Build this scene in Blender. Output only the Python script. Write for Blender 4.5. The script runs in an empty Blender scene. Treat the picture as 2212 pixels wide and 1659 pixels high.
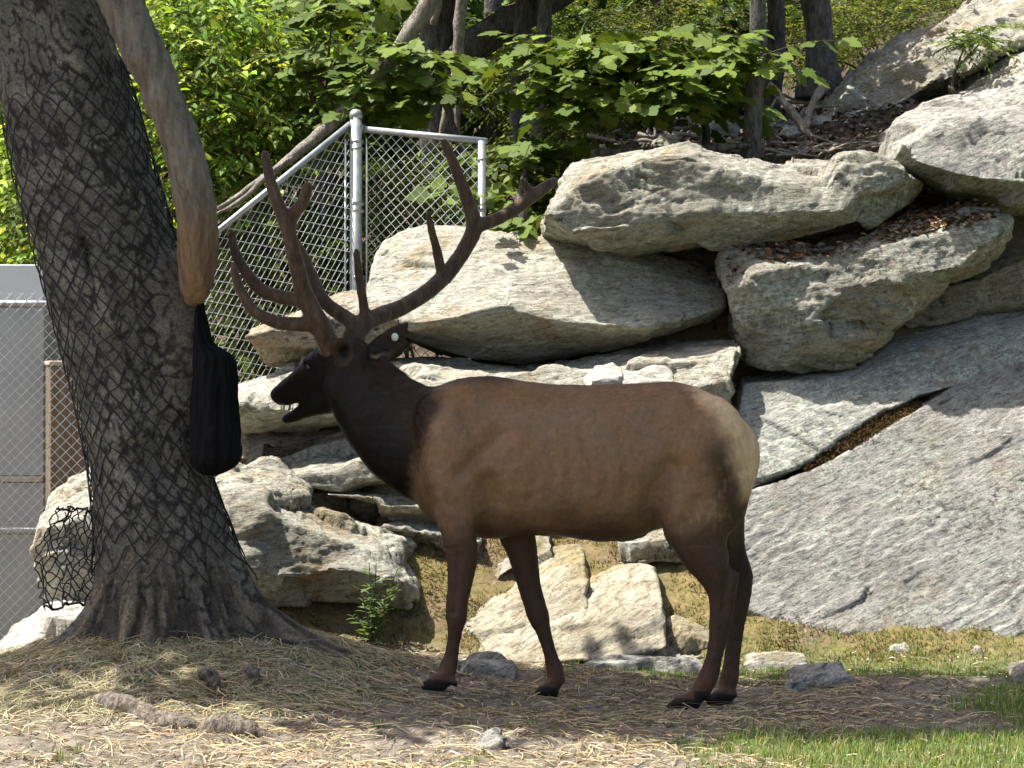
import bpy, math
import numpy as np
from mathutils import Vector

# ------------------------------------------------------------------ camera, world, sun, exposure
SC = bpy.context.scene
COL = SC.collection
CAM_Z = 1.44
FPX = 4716.0            # focal length in units of a 2212 px wide picture
cam = bpy.data.cameras.new('camera')
cam.sensor_width = 36.0
cam.lens = 36.0 * FPX / 2212.0
cam.clip_start = 0.1
cam.clip_end = 500.0
cam_ob = bpy.data.objects.new('camera', cam)
cam_ob.location = (0, 0, CAM_Z)
cam_ob.rotation_euler = (math.pi / 2, 0, 0)
COL.objects.link(cam_ob)
SC.camera = cam_ob

SUN = Vector((-0.42, 0.03, 0.90)).normalized()      # towards the sun
world = bpy.data.worlds.new('World')
SC.world = world
world.use_nodes = True
wn = world.node_tree
sky = wn.nodes.new('ShaderNodeTexSky')
sky.sky_type = 'NISHITA'
sky.sun_disc = False
sky.air_density = 0.8
sky.dust_density = 4.0
sky.ozone_density = 0.6
sky.sun_elevation = math.asin(SUN.z)
sky.sun_rotation = math.atan2(SUN.x, SUN.y)
bg = wn.nodes['Background']
bg.inputs['Strength'].default_value = 0.115
wn.links.new(sky.outputs[0], bg.inputs['Color'])

sun = bpy.data.lights.new('sun', 'SUN')
sun.energy = 5.0
sun.angle = math.radians(0.53)
sun.color = (1.0, 0.965, 0.90)
sun_ob = bpy.data.objects.new('sun', sun)
sun_ob.rotation_euler = SUN.to_track_quat('Z', 'Y').to_euler()
sun_ob.location = (-6, 0, 14)
COL.objects.link(sun_ob)

SC.view_settings.view_transform = 'Standard'
SC.view_settings.look = 'None'
SC.view_settings.exposure = 1.2
SC.view_settings.gamma = 1.0
SC.cycles.max_bounces = 5
SC.cycles.diffuse_bounces = 3
SC.cycles.glossy_bounces = 2
SC.cycles.transparent_max_bounces = 6

# ------------------------------------------------------------------ helpers
def P(u, v, Y):
    """a point of the place: bearing (u, v) seen from the camera, at distance Y"""
    return ((u - 1106.0) / FPX * Y, Y, CAM_Z - (v - 829.5) / FPX * Y)

def PA(a):
    a = np.asarray(a, float)
    return np.stack([(a[:, 0] - 1106.0) / FPX * a[:, 2], a[:, 2], CAM_Z - (a[:, 1] - 829.5) / FPX * a[:, 2]], 1)

def UV(p):
    return 1106.0 + p[:, 0] / p[:, 1] * FPX, 829.5 + (CAM_Z - p[:, 2]) / p[:, 1] * FPX

G = np.array([[1,1,0],[-1,1,0],[1,-1,0],[-1,-1,0],[1,0,1],[-1,0,1],[1,0,-1],[-1,0,-1],[0,1,1],[0,-1,1],[0,1,-1],[0,-1,-1]], float)
def perlin(p, seed=0):
    p = np.asarray(p, float)
    pi = np.floor(p).astype(np.int64)
    f = p - pi
    w = f * f * f * (f * (f * 6 - 15) + 10)
    out = np.zeros(len(p))
    for c in range(8):
        o = np.array([c & 1, (c >> 1) & 1, (c >> 2) & 1])
        q = pi + o
        h = (q[:, 0] * 374761393 + q[:, 1] * 668265263 + q[:, 2] * 1274126177 + seed * 974634777) & 0xffffffff
        h = ((h ^ (h >> 13)) * 1274126177) & 0xffffffff
        h = (h ^ (h >> 16)) % 12
        g = (G[h] * (f - o)).sum(1)
        ww = np.where(o, w, 1 - w).prod(1)
        out += g * ww
    return out

def fbm(p, octaves=4, seed=0, gain=0.5):
    a, s, out = 1.0, 1.0, 0
    for i in range(octaves):
        out = out + a * perlin(p * s, seed + i * 17)
        a *= gain
        s *= 2.03
    return out

def ridged(p, octaves=3, seed=0):
    a, s, out = 1.0, 1.0, 0
    for i in range(octaves):
        out = out + a * (1 - 2 * np.abs(perlin(p * s, seed + i * 31)))
        a *= 0.5
        s *= 2.1
    return out

def smooth(a, b, x):
    t = np.clip((x - a) / (b - a), 0, 1)
    return t * t * (3 - 2 * t)

def make_mesh(name, verts, faces, col=None, shade=True):
    """faces: (n,3) or (n,4) array, or a list of such arrays"""
    me = bpy.data.meshes.new(name)
    verts = np.asarray(verts, np.float32)
    if not isinstance(faces, list):
        faces = [faces]
    faces = [np.asarray(f, np.int32) for f in faces if len(f)]
    nl = sum(f.size for f in faces)
    npoly = sum(len(f) for f in faces)
    me.vertices.add(len(verts))
    me.vertices.foreach_set('co', verts.ravel())
    me.loops.add(nl)
    me.loops.foreach_set('vertex_index', np.concatenate([f.ravel() for f in faces]))
    me.polygons.add(npoly)
    tot = np.concatenate([np.full(len(f), f.shape[1], np.int32) for f in faces])
    st = np.concatenate([[0], np.cumsum(tot)[:-1]]).astype(np.int32)
    me.polygons.foreach_set('loop_start', st)
    me.polygons.foreach_set('loop_total', tot)
    me.polygons.foreach_set('use_smooth', np.full(npoly, shade, bool))
    me.update(calc_edges=True)
    if col is not None:
        col = np.asarray(col, np.float32)
        if col.shape[1] == 3:
            col = np.concatenate([col, np.ones((len(col), 1), np.float32)], 1)
        at = me.color_attributes.new('Col', 'FLOAT_COLOR', 'POINT')
        at.data.foreach_set('color', col.ravel())
    return me

def put(name, me, mat=None, parent=None, loc=None):
    o = bpy.data.objects.new(name, me)
    COL.objects.link(o)
    if mat is not None and me is not None and not me.materials:
        me.materials.append(mat)
    if parent is not None:
        o.parent = parent
    if loc is not None:
        o.location = loc
    return o

def recentre(me, origin):
    n = len(me.vertices)
    a = np.empty(n * 3, np.float32)
    me.vertices.foreach_get('co', a)
    a = a.reshape(-1, 3) - np.asarray(origin, np.float32)
    me.vertices.foreach_set('co', a.ravel())
    me.update()

def tag(o, label=None, cat=None, group=None, kind=None):
    if label: o['label'] = label
    if cat: o['category'] = cat
    if group: o['group'] = group
    if kind: o['kind'] = kind
    return o

def thing(name, label, cat, loc, group=None):
    o = bpy.data.objects.new(name, None)
    o.empty_display_size = 0.1
    o.location = loc
    COL.objects.link(o)
    return tag(o, label, cat, group)

def subpart(name, me, mat, owner, root):
    recentre(me, root.location)
    return put(name, me, mat, owner)

def part(name, me, mat, parent):
    """a part whose mesh is given in place coordinates"""
    recentre(me, parent.location)
    return put(name, me, mat, parent)

def joined(parts):
    """parts: list of (verts, faces) with equal face width"""
    vs, fs, n = [], [], 0
    for v, f in parts:
        vs.append(np.asarray(v)); fs.append(np.asarray(f) + n); n += len(v)
    return np.concatenate(vs), np.concatenate(fs)

def spline(pts, n):
    """Catmull-Rom through rows of numbers"""
    pts = np.asarray(pts, float)
    if len(pts) == 2:
        t = np.linspace(0, 1, n)[:, None]
        return pts[0] * (1 - t) + pts[1] * t
    a = np.concatenate([[2 * pts[0] - pts[1]], pts, [2 * pts[-1] - pts[-2]]])
    m = len(pts) - 1
    t = np.linspace(0, m, n)
    i = np.minimum(t.astype(int), m - 1)
    f = (t - i)[:, None]
    p0, p1, p2, p3 = a[i], a[i + 1], a[i + 2], a[i + 3]
    return 0.5 * ((2 * p1) + (-p0 + p2) * f + (2 * p0 - 5 * p1 + 4 * p2 - p3) * f ** 2 + (-p0 + 3 * p1 - 3 * p2 + p3) * f ** 3)

def tube(path, rad, sides=8, cap=True):
    """path (n,3), rad (n,), round tube with parallel frames"""
    path = np.asarray(path, float); n = len(path)
    rad = np.broadcast_to(np.asarray(rad, float), (n,))
    tan = np.gradient(path, axis=0)
    tan /= np.linalg.norm(tan, axis=1)[:, None] + 1e-12
    ref = np.array([0, 0, 1.0]) if abs(tan[0, 2]) < 0.9 else np.array([1.0, 0, 0])
    nx = np.cross(tan[0], ref); nx /= np.linalg.norm(nx)
    N = np.empty((n, 3)); N[0] = nx
    for i in range(1, n):
        v = N[i - 1] - tan[i] * np.dot(N[i - 1], tan[i])
        N[i] = v / (np.linalg.norm(v) + 1e-12)
    B = np.cross(tan, N)
    a = np.linspace(0, 2 * np.pi, sides, endpoint=False)
    v = path[:, None] + rad[:, None, None] * (np.cos(a)[None, :, None] * N[:, None] + np.sin(a)[None, :, None] * B[:, None])
    v = v.reshape(-1, 3)
    i = np.arange(n - 1)[:, None] * sides; j = np.arange(sides)[None]; k = (j + 1) % sides
    f = np.stack([i + j, i + k, i + k + sides, i + j + sides], -1).reshape(-1, 4)
    if cap:
        m = len(v)
        v = np.concatenate([v, path[:1], path[-1:]])
        jj = np.arange(sides); kk = (jj + 1) % sides
        c0 = np.stack([kk, jj, np.full(sides, m), np.full(sides, m)], 1)
        c1 = np.stack([(n - 1) * sides + jj, (n - 1) * sides + kk, np.full(sides, m + 1), np.full(sides, m + 1)], 1)
        f = np.concatenate([f, c0[:, :4], c1[:, :4]])
    return v, f

def clean_faces(f):
    """split quads whose last two corners coincide into triangles"""
    f = np.asarray(f)
    t = f[:, 2] == f[:, 3]
    return [f[~t], f[t][:, :3]]

def tube_mesh(name, path, rad, sides=8):
    v, f = tube(path, rad, sides)
    return make_mesh(name, v, clean_faces(f))

def loft(rings, cap=True):
    """rings (n, m, 3) -> closed skin"""
    rings = np.asarray(rings, float)
    n, m = rings.shape[:2]
    v = rings.reshape(-1, 3)
    i = np.arange(n - 1)[:, None] * m; j = np.arange(m)[None]; k = (j + 1) % m
    f = np.stack([i + j, i + k, i + k + m, i + j + m], -1).reshape(-1, 4)
    if cap:
        c = len(v)
        v = np.concatenate([v, rings[0].mean(0)[None], rings[-1].mean(0)[None]])
        jj = np.arange(m); kk = (jj + 1) % m
        f = np.concatenate([f, np.stack([kk, jj, np.full(m, c), np.full(m, c)], 1),
                            np.stack([(n - 1) * m + jj, (n - 1) * m + kk, np.full(m, c + 1), np.full(m, c + 1)], 1)])
    return v, f

def box(c, s, rz=0.0):
    c = np.asarray(c, float); s = np.asarray(s, float) / 2
    v = np.array([[x, y, z] for x in (-1, 1) for y in (-1, 1) for z in (-1, 1)], float) * s
    ca, sa = math.cos(rz), math.sin(rz)
    v = np.stack([v[:, 0] * ca - v[:, 1] * sa, v[:, 0] * sa + v[:, 1] * ca, v[:, 2]], 1) + c
    f = np.array([[0, 1, 3, 2], [4, 6, 7, 5], [0, 4, 5, 1], [2, 3, 7, 6], [0, 2, 6, 4], [1, 5, 7, 3]])
    return v, f

def remesh(verts, faces, voxel, smooth_iter=4):
    """union of closed skins -> one even surface (numpy verts, quads)"""
    me = make_mesh('tmp', verts, clean_faces(faces))
    o = bpy.data.objects.new('tmp', me)
    COL.objects.link(o)
    m = o.modifiers.new('r', 'REMESH'); m.mode = 'VOXEL'; m.voxel_size = voxel; m.adaptivity = 0
    dg = bpy.context.evaluated_depsgraph_get()
    ev = bpy.data.meshes.new_from_object(o.evaluated_get(dg))
    bpy.data.objects.remove(o); bpy.data.meshes.remove(me)
    nv = len(ev.vertices)
    co = np.empty(nv * 3, np.float32); ev.vertices.foreach_get('co', co)
    co = co.reshape(-1, 3).astype(float)
    nl = len(ev.loops)
    li = np.empty(nl, np.int32); ev.loops.foreach_get('vertex_index', li)
    f = li.reshape(-1, 4)
    bpy.data.meshes.remove(ev)
    return relax(co, f, smooth_iter), f

def relax(co, f, it, k=0.6):
    if it <= 0: return co
    e = np.concatenate([f[:, [0, 1]], f[:, [1, 2]], f[:, [2, 3]], f[:, [3, 0]]])
    n = len(co)
    deg = np.bincount(e[:, 0], minlength=n) + np.bincount(e[:, 1], minlength=n)
    for _ in range(it):
        s = np.empty_like(co)
        for a in range(3):
            s[:, a] = np.bincount(e[:, 0], co[e[:, 1], a], n) + np.bincount(e[:, 1], co[e[:, 0], a], n)
        co = co * (1 - k) + k * s / deg[:, None]
    return co

def normals(co, f):
    fn = np.cross(co[f[:, 2]] - co[f[:, 0]], co[f[:, 3]] - co[f[:, 1]])
    n = np.zeros_like(co)
    for a in range(3):
        for c in range(4):
            n[:, a] += np.bincount(f[:, c], fn[:, a], len(co))
    return n / (np.linalg.norm(n, axis=1)[:, None] + 1e-12)

# ------------------------------------------------------------------ materials
class NT:
    def __init__(self, name):
        self.m = bpy.data.materials.new(name)
        self.m.use_nodes = True
        self.t = self.m.node_tree
        self.b = self.t.nodes['Principled BSDF']
        self.out = self.t.nodes['Material Output']
    def n(self, kind, **kw):
        nd = self.t.nodes.new('ShaderNode' + kind)
        for k, v in kw.items():
            if k.startswith('i_'):
                nd.inputs[k[2:].replace('_', ' ')].default_value = v
            else:
                setattr(nd, k, v)
        return nd
    def l(self, a, b):
        self.t.links.new(a, b)
    def coords(self, jitter=True, scale=(1, 1, 1), rot=(0, 0, 0)):
        tc = self.n('TexCoord')
        src = tc.outputs['Object']
        if jitter:
            oi = self.n('ObjectInfo')
            mm = self.n('VectorMath', operation='MULTIPLY_ADD')
            self.l(oi.outputs['Random'], mm.inputs[0])
            mm.inputs[1].default_value = (37.0, 51.0, 23.0)
            self.l(src, mm.inputs[2])
            src = mm.outputs[0]
        if any(rot):
            mr = self.n('Mapping')
            mr.inputs['Rotation'].default_value = rot
            self.l(src, mr.inputs['Vector'])
            src = mr.outputs[0]
        mp = self.n('Mapping')
        mp.inputs['Scale'].default_value = scale
        self.l(src, mp.inputs['Vector'])
        return mp.outputs[0]
    def noise(self, vec, scale, detail=4, rough=0.55, dist=0.0):
        nd = self.n('TexNoise')
        nd.inputs['Scale'].default_value = scale
        nd.inputs['Detail'].default_value = detail
        nd.inputs['Roughness'].default_value = rough
        nd.inputs['Distortion'].default_value = dist
        self.l(vec, nd.inputs['Vector'])
        return nd.outputs['Fac']
    def voro(self, vec, scale, feature='F1'):
        nd = self.n('TexVoronoi', feature=feature)
        nd.inputs['Scale'].default_value = scale
        self.l(vec, nd.inputs['Vector'])
        return nd.outputs['Distance']
    def ramp(self, fac, stops):
        nd = self.n('ValToRGB')
        e = nd.color_ramp.elements
        while len(e) < len(stops): e.new(0.5)
        for el, (p, c) in zip(e, stops):
            el.position = p
            el.color = (c[0], c[1], c[2], 1) if not isinstance(c, (int, float)) else (c, c, c, 1)
        self.l(fac, nd.inputs[0])
        return nd.outputs[0]
    def mix(self, fac, a, b, mode='MIX'):
        nd = self.n('MixRGB', blend_type=mode)
        for i, x in ((0, fac), (1, a), (2, b)):
            if isinstance(x, (int, float)): nd.inputs[i].default_value = x
            elif isinstance(x, tuple): nd.inputs[i].default_value = (x[0], x[1], x[2], 1)
            else: self.l(x, nd.inputs[i])
        return nd.outputs[0]
    def math(self, op, a, b):
        nd = self.n('Math', operation=op)
        for i, x in ((0, a), (1, b)):
            if isinstance(x, (int, float)): nd.inputs[i].default_value = x
            else: self.l(x, nd.inputs[i])
        return nd.outputs[0]
    def bump(self, h, strength, dist, prev=None):
        nd = self.n('Bump')
        nd.inputs['Strength'].default_value = strength
        nd.inputs['Distance'].default_value = dist
        self.l(h, nd.inputs['Height'])
        if prev is not None: self.l(prev, nd.inputs['Normal'])
        return nd.outputs[0]
    def attr(self, name='Col'):
        nd = self.n('Attribute', attribute_name=name)
        return nd.outputs['Color']
    def done(self, col=None, normal=None, rough=0.8, spec=0.3):
        if col is not None:
            if isinstance(col, tuple): self.b.inputs['Base Color'].default_value = (*col, 1)
            else: self.l(col, self.b.inputs['Base Color'])
        if normal is not None: self.l(normal, self.b.inputs['Normal'])
        if isinstance(rough, (int, float)): self.b.inputs['Roughness'].default_value = rough
        else: self.l(rough, self.b.inputs['Roughness'])
        self.b.inputs['Specular IOR Level'].default_value = spec
        return self.m

def rock_material(name, base=(0.34, 0.315, 0.27), second=(0.25, 0.225, 0.185), ochre=(0.30, 0.22, 0.11), ochre_amt=0.5,
                  lichen=(0.50, 0.52, 0.43), lichen_amt=0.5, dark_amt=0.5, grain_rot=(0.15, 0.12, 0.0), moss_amt=0.0, bump=1.0, cracks=0.0, contrast=1.0):
    k = NT(name)
    v = k.coords()
    vs = k.coords(scale=(1.0, 1.0, 4.0), rot=grain_rot)
    c = k.ramp(k.noise(v, 3.4, 7, 0.72, 0.6), [(0.38, second), (0.55, base)])
    oc = k.ramp(k.noise(v, 2.1, 6, 0.66, 0.6), [(0.62 - 0.22 * ochre_amt, 0.0), (0.76 - 0.16 * ochre_amt, 0.8)])
    c = k.mix(oc, c, ochre)  # ochre is partly staining, partly bounce light on the undersides put into the colour
    # lichen crusts: pale spots gathered in patches
    lic = k.math('MULTIPLY', k.ramp(k.noise(v, 24, 5, 0.75, 0.4), [(0.50, 0.0), (0.55, 1.0)]),
                 k.ramp(k.noise(v, 2.7, 4, 0.6), [(0.62 - 0.25 * lichen_amt, 0.0), (0.70 - 0.2 * lichen_amt, 1.0)]))
    c = k.mix(k.math('MULTIPLY', lic, 0.85), c, lichen)
    # dark crusts
    dk = k.math('MULTIPLY', k.ramp(k.noise(v, 19, 6, 0.78, 0.6), [(0.54, 0.0), (0.60, 1.0)]),
                k.ramp(k.noise(v, 1.7, 4, 0.55), [(0.64 - 0.25 * dark_amt, 0.0), (0.74 - 0.2 * dark_amt, 1.0)]))
    c = k.mix(k.math('MULTIPLY', dk, 0.85), c, (0.07, 0.062, 0.052))
    # grain of the stone, then specks
    band = k.noise(vs, 13.0, 7, 0.74, 0.35)
    c = k.mix(1.0, c, k.ramp(band, [(0.36, 1 - 0.50 * contrast), (0.50, 0.98), (0.68, 1 + 0.18 * contrast)]), 'MULTIPLY')
    speck = k.noise(v, 75, 4, 0.8)
    c = k.mix(1.0, c, k.ramp(speck, [(0.34, 0.42), (0.46, 0.96), (0.70, 1.18)]), 'MULTIPLY')
    if moss_amt > 0:
        ms = k.ramp(k.noise(v, 2.3, 6, 0.65, 0.5), [(0.66 - 0.25 * moss_amt, 0.0), (0.72 - 0.22 * moss_amt, 1.0)])
        c = k.mix(ms, c, (0.10, 0.095, 0.02))
    n1 = k.bump(band, 0.75 * bump, 0.035)
    if cracks > 0:       # short open cracks along the grain, dirt in them
        vc = k.coords(scale=(1.0, 1.0, 7.0), rot=(grain_rot[0], grain_rot[1] + 0.1, grain_rot[2]))
        cr = k.math('MULTIPLY', k.ramp(k.noise(vc, 4.2, 3, 0.55, 0.5), [(0.66, 0.0), (0.70, 1.0)]), k.ramp(k.noise(v, 2.2, 3, 0.6), [(0.46, 0.0), (0.56, 1.0)]))
        c = k.mix(k.math('MULTIPLY', cr, 0.9 * cracks), c, (0.035, 0.030, 0.026))
        n1 = k.bump(cr, -0.8, 0.03, n1)
    n2 = k.bump(speck, 0.55 * bump, 0.012, n1)
    return k.done(c, n2, 0.92, 0.18)

def leaf_material(name, trans=0.38, rough=0.6):
    k = NT(name)
    c = k.attr()
    k.done(c, None, rough, 0.16)
    tr = k.n('BsdfTranslucent')
    c2 = k.mix(1.0, c, (1.35, 1.25, 0.55), 'MULTIPLY')
    k.l(c2, tr.inputs['Color'])
    ms = k.n('MixShader')
    ms.inputs[0].default_value = trans
    k.l(k.b.outputs[0], ms.inputs[1]); k.l(tr.outputs[0], ms.inputs[2])
    k.l(ms.outputs[0], k.out.inputs['Surface'])
    return k.m

def bark_material(name, ca, cb, scale=1.0, cracks=0.5):
    k = NT(name)
    v = k.coords(scale=(1, 1, 0.35))
    v1 = k.coords()
    c = k.ramp(k.noise(v, 22 * scale, 6, 0.68, 0.4), [(0.34, ca), (0.66, cb)])
    c = k.mix(k.ramp(k.noise(v1, 5, 4), [(0.45, 0.0), (0.7, 0.6)]), c, tuple(0.6 * x + 0.05 for x in cb))
    ed = k.ramp(k.noise(v, 30 * scale, 3, 0.6, 1.2), [(0.40, 0.25), (0.52, 1.0)])
    c = k.mix(cracks, c, k.mix(1.0, c, ed, 'MULTIPLY'))
    n1 = k.bump(ed, 0.6, 0.02)
    n2 = k.bump(k.noise(v, 48 * scale, 6, 0.7), 0.6, 0.01, n1)
    return k.done(c, n2, 0.92, 0.2)

def plain(name, col, rough=0.6, spec=0.3, metal=0.0, var=0.15, scale=12):
    k = NT(name)
    v = k.coords()
    nz = k.noise(v, scale, 5, 0.6)
    c = k.ramp(nz, [(0.3, tuple(x * (1 - var) for x in col)), (0.7, tuple(min(1, x * (1 + var)) for x in col))])
    k.b.inputs['Metallic'].default_value = metal
    return k.done(c, k.bump(k.noise(v, scale * 5, 4), 0.15, 0.005), rough, spec)

MAT = {}
MAT['rock_pale'] = rock_material('rock_pale', (0.44, 0.42, 0.35), (0.35, 0.33, 0.265), lichen_amt=0.55, ochre_amt=0.55, dark_amt=0.3)
MAT['rock_mixed'] = rock_material('rock_mixed', (0.36, 0.345, 0.285), (0.26, 0.24, 0.185), lichen_amt=0.6, ochre_amt=0.55, dark_amt=0.6)
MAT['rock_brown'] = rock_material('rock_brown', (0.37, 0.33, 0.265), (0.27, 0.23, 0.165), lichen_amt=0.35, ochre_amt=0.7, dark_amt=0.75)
MAT['rock_grey'] = rock_material('rock_grey', (0.425, 0.405, 0.36), (0.315, 0.298, 0.26), ochre=(0.33, 0.28, 0.20), lichen_amt=0.6, ochre_amt=0.4, dark_amt=0.4,
                                 grain_rot=(0.1, 0.42, 0.0), bump=1.3, cracks=1.0, contrast=1.25)
MAT['rock_lichen'] = rock_material('rock_lichen', (0.40, 0.39, 0.35), (0.32, 0.305, 0.27), lichen=(0.55, 0.58, 0.46), lichen_amt=1.15, ochre_amt=0.25, dark_amt=0.4,
                                   grain_rot=(0.1, 0.42, 0.0))
MAT['rock_white'] = rock_material('rock_white', (0.55, 0.52, 0.45), (0.45, 0.42, 0.35), lichen_amt=0.3, ochre_amt=0.25, dark_amt=0.1)
MAT['rock_moss'] = rock_material('rock_moss', (0.42, 0.38, 0.31), (0.32, 0.28, 0.21), lichen_amt=0.3, ochre_amt=0.5, dark_amt=0.3, moss_amt=0.6)
MAT['rock_tan'] = rock_material('rock_tan', (0.42, 0.38, 0.285), (0.34, 0.29, 0.20), ochre=(0.31, 0.245, 0.12), lichen_amt=0.4, ochre_amt=0.7, dark_amt=0.35, grain_rot=(0.1, 0.6, 0.0))
MAT['leaf'] = leaf_material('leaf')
MAT['leaf_dark'] = leaf_material('leaf_dark', 0.25)
MAT['dry'] = leaf_material('dry', 0.12, 0.7)
MAT['bark'] = bark_material('bark', (0.035, 0.03, 0.026), (0.17, 0.155, 0.13), 1.0, 0.75)
MAT['bark_forest'] = bark_material('bark_forest', (0.04, 0.036, 0.031), (0.17, 0.16, 0.142), 1.2, 0.45)
MAT['deadwood'] = bark_material('deadwood', (0.13, 0.11, 0.09), (0.36, 0.33, 0.28), 1.6, 0.25)
MAT['galv'] = plain('galvanised', (0.33, 0.345, 0.355), 0.45, 0.5, 0.6, 0.25, 18)
MAT['wire'] = plain('wire', (0.56, 0.58, 0.59), 0.45, 0.5, 0.55, 0.15, 14)
MAT['net'] = plain('net_plastic', (0.010, 0.010, 0.012), 0.5, 0.4, 0.0, 0.1)
# ------------------------------------------------------------------ the ground
HOOF = np.array([P(948, 1491, 9.85), P(1188, 1507, 10.12), P(1490, 1533, 9.85), P(1562, 1522, 10.12)])
TREE = np.array([-1.66, 10.3])

def terrain_raw(x, y):
    sl = smooth(-2.05, -1.45, x)
    dx = 0.10 * np.exp(-((x - 0.35) / 0.65) ** 4)
    bank = 0.65 * smooth(10.95, 12.25, y - dx) * sl - 0.25 * smooth(10.9, 11.8, y) * (1 - sl) * smooth(40, 14, y)
    hx = smooth(-0.1, 0.7, x)
    hill = hx * (2.02 * smooth(12.3, 13.5, y) + 0.21 * np.clip(y - 13.4, 0, 2.8) + (0.04 + 0.22 * smooth(2.6, 3.6, x)) * np.clip(y - 16.2, 0, 60) + 0.17 * np.clip(x - 0.8, 0, 5) * smooth(12.6, 13.6, y))
    left = (1 - hx) * (0.45 * smooth(13, 16, y) + 0.30 * np.clip(y - 16.5, 0, 200))
    far = 0.30 * np.clip(y - 24, 0, 200) * hx
    mound = 0.31 * np.exp(-0.5 * (((x - TREE[0]) / np.where(x < TREE[0], 0.62, 0.85)) ** 2 + ((y - TREE[1]) / 0.72) ** 2))
    return bank + hill + left + far + mound

def terrain(x, y):
    x = np.asarray(x, float); y = np.asarray(y, float)
    z = terrain_raw(x, y)
    hz = HOOF[:, 2] - terrain_raw(HOOF[:, 0], HOOF[:, 1]) - np.array([0.0, 0.0, 0.0, 0.0])
    K = np.exp(-0.5 * ((HOOF[:, None, 0] - HOOF[None, :, 0]) ** 2 + (HOOF[:, None, 1] - HOOF[None, :, 1]) ** 2) / 0.3 ** 2)
    w = np.linalg.solve(K, hz)
    for i in range(4):
        z = z + w[i] * np.exp(-0.5 * ((x - HOOF[i, 0]) ** 2 + (y - HOOF[i, 1]) ** 2) / 0.3 ** 2)
    return z

def ground_noise(x, y):
    p = np.stack([x, y, np.zeros_like(x)], 1)
    q = 1.0
    for h in HOOF:
        q = q * (1 - 0.95 * np.exp(-((x - h[0] + 0.03) ** 2 + (y - h[1]) ** 2) / 0.17 ** 2))
    return q * (0.03 * fbm(p * 1.3, 3, 3) + 0.016 * fbm(p * 7, 3, 5) + 0.010 * np.abs(perlin(p * 24, 8)))

def zone(x, y):
    """grass, moss and hay cover, each 0..1"""
    p = np.stack([x, y, np.zeros_like(x)], 1)
    n = fbm(p * 1.6, 4, 40); n2 = fbm(p * 5.0, 3, 44)
    w = n * 0.5 + n2 * 0.22
    front = smooth(0.0, 0.25, (x - 0.55 - (8.9 - y) * 0.05) * 0.5 + w * 0.7) * smooth(9.25, 8.95, y + 0.28 * n)
    right = smooth(1.8, 2.2, x + 0.55 * w - 0.35 * np.abs(y - 9.6)) * smooth(11.2, 10.9, y)
    strip = smooth(10.55, 10.8, y + 0.3 * w) * smooth(11.6, 11.25, y) * smooth(0.1, 0.6, x + 0.6 * w)
    tuft = smooth(0.34, 0.5, w + 0.1 * (y < 9.2)) * smooth(10.4, 9.4, y) * 0.7
    grass = np.clip(np.maximum.reduce([front, right, strip * 0.9, tuft]), 0, 1)
    moss = smooth(11.0, 11.3, y + 0.25 * w) * smooth(13.5, 12.5, y)
    d = np.sqrt(((x - TREE[0]) / 1.25) ** 2 + ((y - TREE[1] + 0.35) / 1.0) ** 2)
    hay = smooth(1.15, 0.55, d + 0.6 * w) * (1 - moss)
    return grass, moss, hay

def axis(lo, a, b, hi, fine, n_out):
    g = lambda n, L: L * (np.geomspace(1, 200, n) - 1) / 199
    left = a - g(n_out, a - lo)[1:][::-1]
    right = b + g(n_out, hi - b)[1:]
    return np.concatenate([left, np.arange(a, b, fine), [b], right])

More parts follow.
